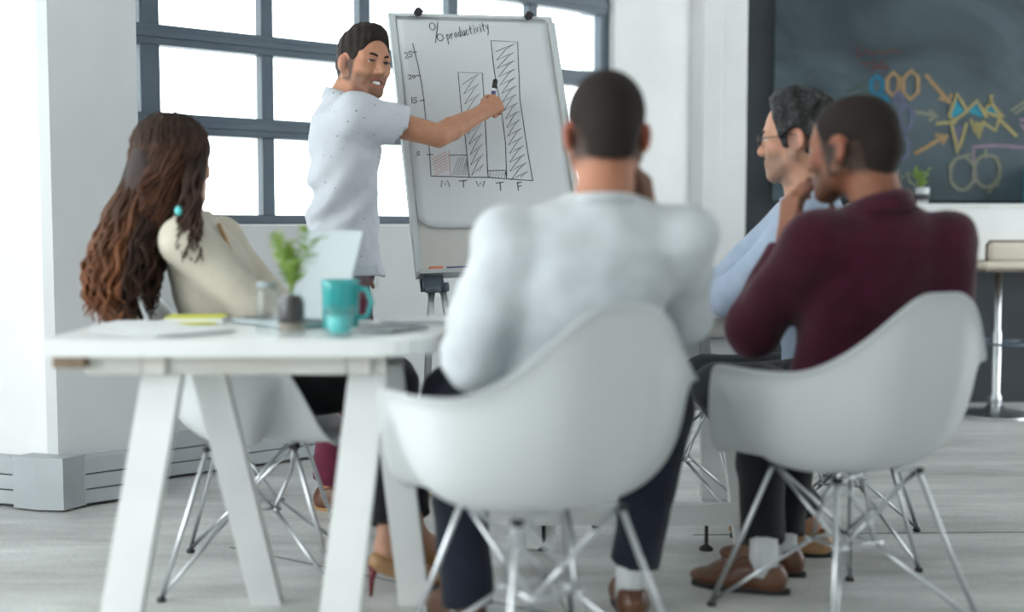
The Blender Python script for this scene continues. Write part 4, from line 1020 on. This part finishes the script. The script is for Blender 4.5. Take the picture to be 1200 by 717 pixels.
# ---- man in the maroon shirt -------------------------------------------------
def maroon_man():
    org = A([.90,3.14,0]); ph = math.radians(24)
    pel = A([.90,3.15,.54]); neck = A([.935,3.03,1.065])
    sh = [A([.765,2.99,.975]), A([1.10,3.05,.975])]; el = [A([.645,3.185,.745]), A([1.135,3.12,.73])]; wr = [A([.735,3.195,.99]), A([.98,3.36,.70])]
    hip = [A([.82,3.16,.53]), A([.98,3.22,.53])]; kn = [A([.725,3.50,.545]), A([.86,3.56,.55])]; an = [A([.705,3.29,.10]), A([.80,3.47,.10])]
    ho = A([.870,3.075,1.215]); M = head_frame(math.radians(46), -.08, -.05); sc = 1.06
    v = Vol(); p = add_head(v, ho, M, sc)
    v.cone(p(0,-.03,-.01), neck-[0,.0,.02], .062, .068, .03); v.cone(neck, neck-[0,0,.08], .05, .05, .02)
    core(v, pel, neck, sh, el, wr, hip, kn, an)
    add_hand(v, wr[0], (.14,-.02,1), (-.88,-.40,.25), True, s=1.2, curls=[(.55,.6,.3),(.6,.65,.3),(.65,.7,.35),(.75,.75,.4)], thumb=(.8,.55,-.45)); add_hand(v, wr[1], (-.5,.8,-.1), (0,0,1), False, curl=(.35,.5,.3))
    o = vol_obj('person', v, .0045, 'skin', None, org, face_col((.27,.115,.068), ho, M, sc, (.20,.08,.06), stubble=(.07,.04,.03), buzz=(.030,.019,.014), flush=(.26,.07,.045)))
    o.location = org; tag(o, 'man in a maroon shirt sitting with one hand held to his chin', 'person')
    add_eyes(o, p, M, sc, org)
    hair_cap(o, ho, M, sc, 'hair_buzz', org, th=.0015, front=.062, low=-.045, h=.0045)
    s = Vol(); s.loft(pel, neck, [(-.16,.18,.13,0)]+[(t,a*1.12,b*1.08,c) for t,a,b,c in TORSO[1:-2]]+[(.97,.10,.085,0),(1.0,.078,.074,0)], ph, math.radians(14), k=.03)
    for i in range(2): s.cone(neck-[0,0,.045], sh[i]+[0,0,.014], .060, .064, .06)
    sleeve(s, sh[0], el[0], el[0]*.10+wr[0]*.90, (.078,.068,.064,.043)); sleeve(s, sh[1], el[1], el[1]*.15+wr[1]*.85, (.080,.070,.066,.048))
    s.ell(el[0]+[0,0,.01], (.068,.068,.06), None, .04)
    s.post += [wrinkle(.007, 19, 31, (.8,.8,1.8)), wrinkle(.0018, 60, 32)]
    vol_obj('shirt', s, .0065, 'maroon_shirt', o, org)
    collar(o, neck+A([-.004,.004,.0]), nv(A([-.10,.06,1])), math.radians(26), .076, .042, 'maroon_shirt', org)
    trousers(o, pel-[0,0,.03], ph, hip, kn, [A([.705,3.297,.14]), A([.80,3.47,.12])], 'black_cloth', org, h=.008, rt=.088, rk=.072, rh=.062, seed=18)
    for i, (a, f) in enumerate(((an[0], 68), (an[1], 50))):
        tube('sock', [A([a[0],a[1],.05])-org, A([a[0],a[1],.14])-org, A([a[0],a[1],.18])-org], [.043,.040,.036], 'sock', o, 16)
        shoe(o, (a[0], a[1]), math.radians(f), 'brown_leather', org)
maroon_man()

# ---- man in the blue shirt -----------------------------------------------------
def blue_man():
    org = A([.98,3.78,0]); ph = math.radians(72)
    pel = A([1.0,3.78,.54]); neck = A([.905,3.66,1.115])
    sh = [A([.855,3.50,1.03]), A([.90,3.84,1.03])]; el = [A([.655,3.60,.81]), A([.70,3.95,.83])]; wr = [A([.50,3.80,.82]), A([.48,4.0,.815])]
    hip = [A([.97,3.69,.53]), A([1.0,3.87,.53])]; kn = [A([.62,3.62,.53]), A([.62,3.86,.53])]; an = [A([.93,3.66,.10]), A([.92,3.84,.10])]
    ho = A([.872,3.655,1.283]); M = head_frame(math.radians(68), -.05, 0); sc = 1.04
    v = Vol(); p = add_head(v, ho, M, sc)
    v.cone(p(0,-.03,-.01), neck-[0,.0,.02], .057, .064, .03); v.cone(p(0,0,-.05), neck+[-.01,0,0], .05, .056, .03)
    core(v, pel, neck, sh, el, wr, hip, kn, an)
    add_hand(v, wr[0], (-.9,.5,-.1), (0,-.1,1), True, curl=(.3,.4,.3)); add_hand(v, wr[1], (-1,.1,-.1), (0,.1,1), False, curl=(.3,.4,.3))
    o = vol_obj('person', v, .0045, 'skin', None, org, face_col((.50,.27,.18), ho, M, sc, (.40,.18,.14), stubble=(.20,.14,.11), flush=(.55,.22,.16)))
    o.location = org; tag(o, 'man with curly dark hair and glasses in a light blue shirt', 'person')
    add_eyes(o, p, M, sc, org); brows(o, p, org, 'hair_dark')
    hair_cap(o, ho, M, sc, 'hair_grey', org, th=.013, front=.062, low=-.045, top=.014, h=.0045, bumps=wrinkle(.007,110,41), slope=.3)
    gl = empty('glasses'); gl.parent = o
    for q in (-1,1):
        c = p(q*.033,.112,.004)-org; X, Y, Z = M[:,0], M[:,1], M[:,2]
        tube('rim', [c+X*.024*math.cos(t)+Z*.018*math.sin(t)-Y*abs(.004*math.cos(t)) for t in np.linspace(0,6.283,26)], .0018, 'dark_key', gl, 6)
        bm = bmesh.new(); cv = bm.verts.new(c); rr_ = [bm.verts.new(c+X*.023*math.cos(t)+Z*.017*math.sin(t)) for t in np.linspace(0,6.283,24,endpoint=False)]
        for i in range(24): bm.faces.new((cv, rr_[i], rr_[(i+1)%24]))
        from_bm('lens', bm, 'clear_glass', gl)
        tube('temple', [c+X*q*.024, p(q*.074,.085,.008)-org, p(q*.084,.0,.012)-org, p(q*.084,-.02,-.006)-org], .0018, 'dark_key', gl, 6)
    tube('bridge', [p(-.009,.113,.006)-org, p(0,.117,.009)-org, p(.009,.113,.006)-org], .0016, 'dark_key', gl, 6)
    s = Vol(); s.loft(pel, neck, [(-.16,.18,.13,0)]+[(t,a*1.05,b*1.05,c) for t,a,b,c in TORSO[1:-2]]+[(.97,.10,.085,0),(1.0,.076,.072,0)], ph, math.radians(74), k=.03)
    for i in range(2): s.cone(neck-[0,0,.05], sh[i]+[0,0,.012], .055, .06, .05)
    sleeve(s, sh[0], el[0], el[0]*.15+wr[0]*.85, (.074,.062,.058,.044)); sleeve(s, sh[1], el[1], el[1]*.15+wr[1]*.85, (.072,.06,.056,.044))
    s.post += [wrinkle(.011, 24, 51, (1,1,1.2)), wrinkle(.002, 70, 52)]
    vol_obj('shirt', s, .0065, 'blue_shirt', o, org)
    collar(o, neck+A([-.006,.0,.0]), nv(A([-.2,0,1])), math.radians(74), .074, .04, 'blue_shirt', org)
    trousers(o, pel-[0,0,.03], ph, hip, kn, [A([.92,3.66,.14]), A([.91,3.84,.14])], 'charcoal', org, h=.009, rt=.085, rk=.07, rh=.06, seed=28)
    for a in an: shoe(o, (a[0], a[1]), math.radians(80), 'tan_leather', org)
blue_man()

# ---- woman with long hair --------------------------------------------------------
def woman():
    org = A([-.78,3.54,0]); ph = math.radians(-72)
    pel = A([-.79,3.53,.54]); neck = A([-.955,3.535,1.05])
    sh = [A([-.90,3.69,.975]), A([-.925,3.385,.975])]; el = [A([-.72,3.75,.75]), A([-.735,3.385,.785])]; wr = [A([-.52,3.65,.70]), A([-.53,3.46,.70])]
    hip = [A([-.76,3.62,.53]), A([-.75,3.45,.53])]; kn = [A([-.36,3.64,.56]), A([-.335,3.47,.56])]; an = [A([-.28,3.42,.13]), A([-.352,3.27,.13])]
    ho = A([-.985,3.52,1.205]); M = head_frame(math.radians(-40), -.04, 0); sc = .96
    v = Vol(); p = add_head(v, ho, M, sc, female=True)
    v.cone(p(0,-.02,-.02), neck-[0,.0,.02], .048, .054, .03)
    core(v, pel, neck, sh, el, wr, hip, kn, an, .86)
    add_hand(v, wr[1], (.9,.2,-.1), (0,-.2,1), False, s=.9, curl=(.4,.5,.3)); add_hand(v, wr[0], (.9,-.3,-.1), (0,.2,1), True, s=.9, curl=(.4,.5,.3))
    for i, a in enumerate(an):      # feet in the pumps
        v.cone(a, a+fwd(math.radians(-70 if i == 0 else -60))*.12+A([0,0,-.09]), .028, .026, .02)
    o = vol_obj('person', v, .0045, 'skin', None, org, face_col((.52,.29,.20), ho, M, sc, (.50,.15,.14)))
    o.location = org; tag(o, 'woman with very long wavy brown hair in a cream jacket', 'person')
    add_eyes(o, p, M, sc, org); brows(o, p, org, 'hair_dark', .003)
    # jacket
    s = Vol(); s.loft(pel, neck, [(-.16,.175,.13,0), (0,.175,.13,0), (.2,.155,.12,0), (.42,.15,.12,.005), (.62,.155,.125,.01), (.78,.155,.115,.004), (.9,.13,.095,-.004), (.97,.085,.075,0), (1.0,.068,.066,0)], ph, ph, k=.03)
    for i in range(2): s.cone(neck-[0,0,.05], sh[i]+[0,0,.01], .05, .056, .05)
    sleeve(s, sh[0], el[0], el[0]*.1+wr[0]*.9, (.066,.058,.056,.046)); sleeve(s, sh[1], el[1], el[1]*.1+wr[1]*.9, (.068,.060,.057,.046))
    s.post += [wrinkle(.004, 20, 61, (1,1,1.3)), wrinkle(.0015, 60, 62)]
    jo = vol_obj('jacket', s, .0065, 'cream_jacket', o, org)
    collar(o, neck+A([.004,0,-.006]), nv(A([.15,0,1])), ph, .072, .03, 'cream_jacket', org, gap=.7)
    tube('front_edge', [A([-.845,3.45,1.03])-org, A([-.80,3.44,.93])-org, A([-.74,3.44,.83])-org, A([-.69,3.46,.72])-org], .006, 'tan_leather', jo, 8)
    trousers(o, pel-[0,0,.03], ph, hip, kn, [an[0]+[0,0,.05], an[1]+[0,0,.06]], 'black_cloth', org, h=.009, rt=.08, rk=.06, rh=.046, seed=38)
    for i, a in enumerate(an):      # stiletto pumps
        f = math.radians(-70 if i == 0 else -60); F_, R2 = fwd(f), rgt(f); b = A([a[0], a[1], 0])
        q = Vol(); P_ = lambda x, y, z: b+R2*x+F_*y+A([0,0,z])
        q.cone(P_(0,-.02,.095), P_(0,.10,.035), .030, .030, .03); q.ell(P_(0,.15,.022), (.033,.055,.02), np.stack([R2,F_,[0,0,1.]],1), .02)
        q.cone(P_(0,-.005,.135), P_(0,.10,.065), .026, .026, .006, 's')
        so_ = vol_obj('shoe', q, .004, 'tan_leather', o, org); tube('heel', [P_(0,-.035,.085)-org, P_(0,-.042,.05)-org, P_(0,-.045,0)-org], [.016,.0085,.005], 'burgundy_leather', so_, 10)
    # hair: cap plus wavy locks
    hcol = lambda V: np.tile(A([.030,.016,.011]), (len(V),1))
    hc = Vol(); hc.ell(p(0,-.018,.045), A((.094,.108,.098))*sc, M, .02); hc.cone(p(0,-.05,.03), p(0,-.075,-.13), .075, .068, .03)
    hc.cone(p(.075,.01,.03), p(.080,.0,-.10), .022, .018, .02); hc.cone(p(-.075,.01,.03), p(-.080,.0,-.10), .022, .018, .02)
    hc.cone(p(0,-.075,.0), A([-1.08,3.49,1.06]), .066, .062, .03)
    path = [A([-1.035,3.525,1.20]), A([-1.085,3.48,1.05]), A([-1.105,3.41,.92]), A([-1.105,3.36,.79])]
    hc.chain(path, [.066,.066,.062,.05], .04)
    hc.ell(p(0,.105,-.02), A((.062,.06,.10))*sc, M, .02, 's')
    hc.post.append(wrinkle(.006, 55, 71, (1.3,1.3,.35)))
    def hc_col(V):
        t = smst(1.22,.80,V[:,2]) if False else np.clip((1.20-V[:,2])/.40, 0, 1)
        return A([.024,.013,.010])*(1-t[:,None])+A([.10,.040,.020])*t[:,None]
    hair = vol_obj('hair', hc, .006, 'hair_long', o, org, hc_col)
    r = random.Random(5); V, F, Cc = [], [], []
    def lock(pts, rad, c0, c1):
        n = len(pts); base = len(V); m = 6
        for i, q in enumerate(pts):
            t = pts[min(i+1,n-1)]-pts[max(i-1,0)]; t = nv(t); a = nv(np.cross(t,(0,1,.1))); b = np.cross(t,a); rr = rad*(1-.75*(i/(n-1))**3); cl = c0*(1-i/(n-1))+c1*(i/(n-1))
            for j in range(m): V.append(q+rr*(a*math.cos(6.283*j/m)+b*math.sin(6.283*j/m))); Cc.append(cl)
        for i in range(n-1):
            for j in range(m): F.append((base+i*m+j, base+i*m+(j+1)%m, base+(i+1)*m+(j+1)%m, base+(i+1)*m+j))
    for k in range(330):
        ang = r.uniform(0,6.283); rad = math.sqrt(r.uniform(.25,1)); ox, oy = math.cos(ang)*rad, math.sin(ang)*rad
        ph1, ph2 = r.uniform(0,6.28), r.uniform(0,6.28); wv = r.uniform(.006,.014); fr = r.uniform(3.2,4.6); end = r.uniform(.82,1.08)
        pts = []
        for i in range(26):
            t = i/25*end; q = np.array([np.interp(t, [0,.3,.65,1,1.1], [P[j] for P in path]+[path[-1][j]-(.0,.0,.05)[j]]) for j in range(3)])
            sx = float(np.interp(t, [0,.3,.7,1], [.078,.095,.105,.085])); sy = float(np.interp(t, [0,.3,.7,1], [.075,.11,.135,.12]))
            pts.append(q+A([ox*sx+wv*math.sin(fr*6.28*t+ph1)*(.3+t), oy*sy+wv*math.cos(fr*6.28*t+ph2)*(.3+t), .05*(1-rad)*(1-t)]))
        g = r.uniform(.6,1.5); lock(pts, r.uniform(.005,.010), A([.030,.016,.011])*g, (A([.22,.085,.036]) if ox < .35 else A([.05,.022,.014]))*g)
    for k in range(330):            # locks from the crown over the skull
        al = r.uniform(-2.2,2.5); up = r.uniform(.2,1.0); rr = 1.08+r.uniform(-.02,.04)
        def sk(e): return p(math.sin(al)*.094*rr*math.cos(e), -.018-math.cos(al)*.108*rr*math.cos(e), .045+.098*rr*math.sin(e))
        q1 = sk(1.25*up); q2 = sk(.6*up); q3 = sk(-.1); tgt = path[1]+A([math.sin(al)*.06-.02, -math.sin(al)*.10, r.uniform(-.12,.1)]); f1 = r.uniform(0,6.28); pts = []
        for i in range(22):
            t = i/21; q = np.array([np.interp(t, [0,.2,.42,1], [q1[j], q2[j], q3[j], tgt[j]]) for j in range(3)]); pts.append(q+A([math.sin(3*6.28*t+f1), math.cos(3*6.28*t+f1), 0])*.007*t)
        g = r.uniform(.7,1.6); lock(pts, r.uniform(.004,.008), A([.026,.014,.010])*g, A([.09,.036,.018])*g)
    for k in range(34):             # locks over the near shoulder
        b = p(.080+r.uniform(-.01,.012), .02+r.uniform(-.03,.03), r.uniform(-.02,.05)); e = A([-.895+r.uniform(-.03,.035), 3.315+r.uniform(-.015,.01), r.uniform(.92,1.0)]); f1 = r.uniform(0,6.28); pts = []
        for i in range(20):
            t = i/19; q = b*(1-t)+e*t+A([0,-.035*math.sin(math.pi*t),0]); pts.append(q+A([.012*math.sin(2.6*6.28*t+f1)*t, .01*math.cos(2.6*6.28*t+f1)*t, 0]))
        lock(pts, r.uniform(.005,.009), A([.026,.014,.010]), A([.055,.024,.016]))
    me = bpy.data.meshes.new('locks'); me.from_pydata([tuple(q-org) for q in V], [], F); ca = me.color_attributes.new('Col', 'FLOAT_COLOR', 'POINT')
    cc = np.ones((len(V),4), np.float32); cc[:,:3] = np.array(Cc); ca.data.foreach_set('color', cc.ravel()); lk = link('locks', me, 'hair_long', hair, True); tag(lk, kind='stuff')
    bm = bmesh.new(); bmesh.ops.create_icosphere(bm, subdivisions=2, radius=.011)
    for vv in bm.verts: vv.co = Vector(np.array(vv.co)*A([1,1,1.3])+A([-.925,3.325,1.065])-org)
    from_bm('earring', bm, 'teal_liquid', o, True)
woman()
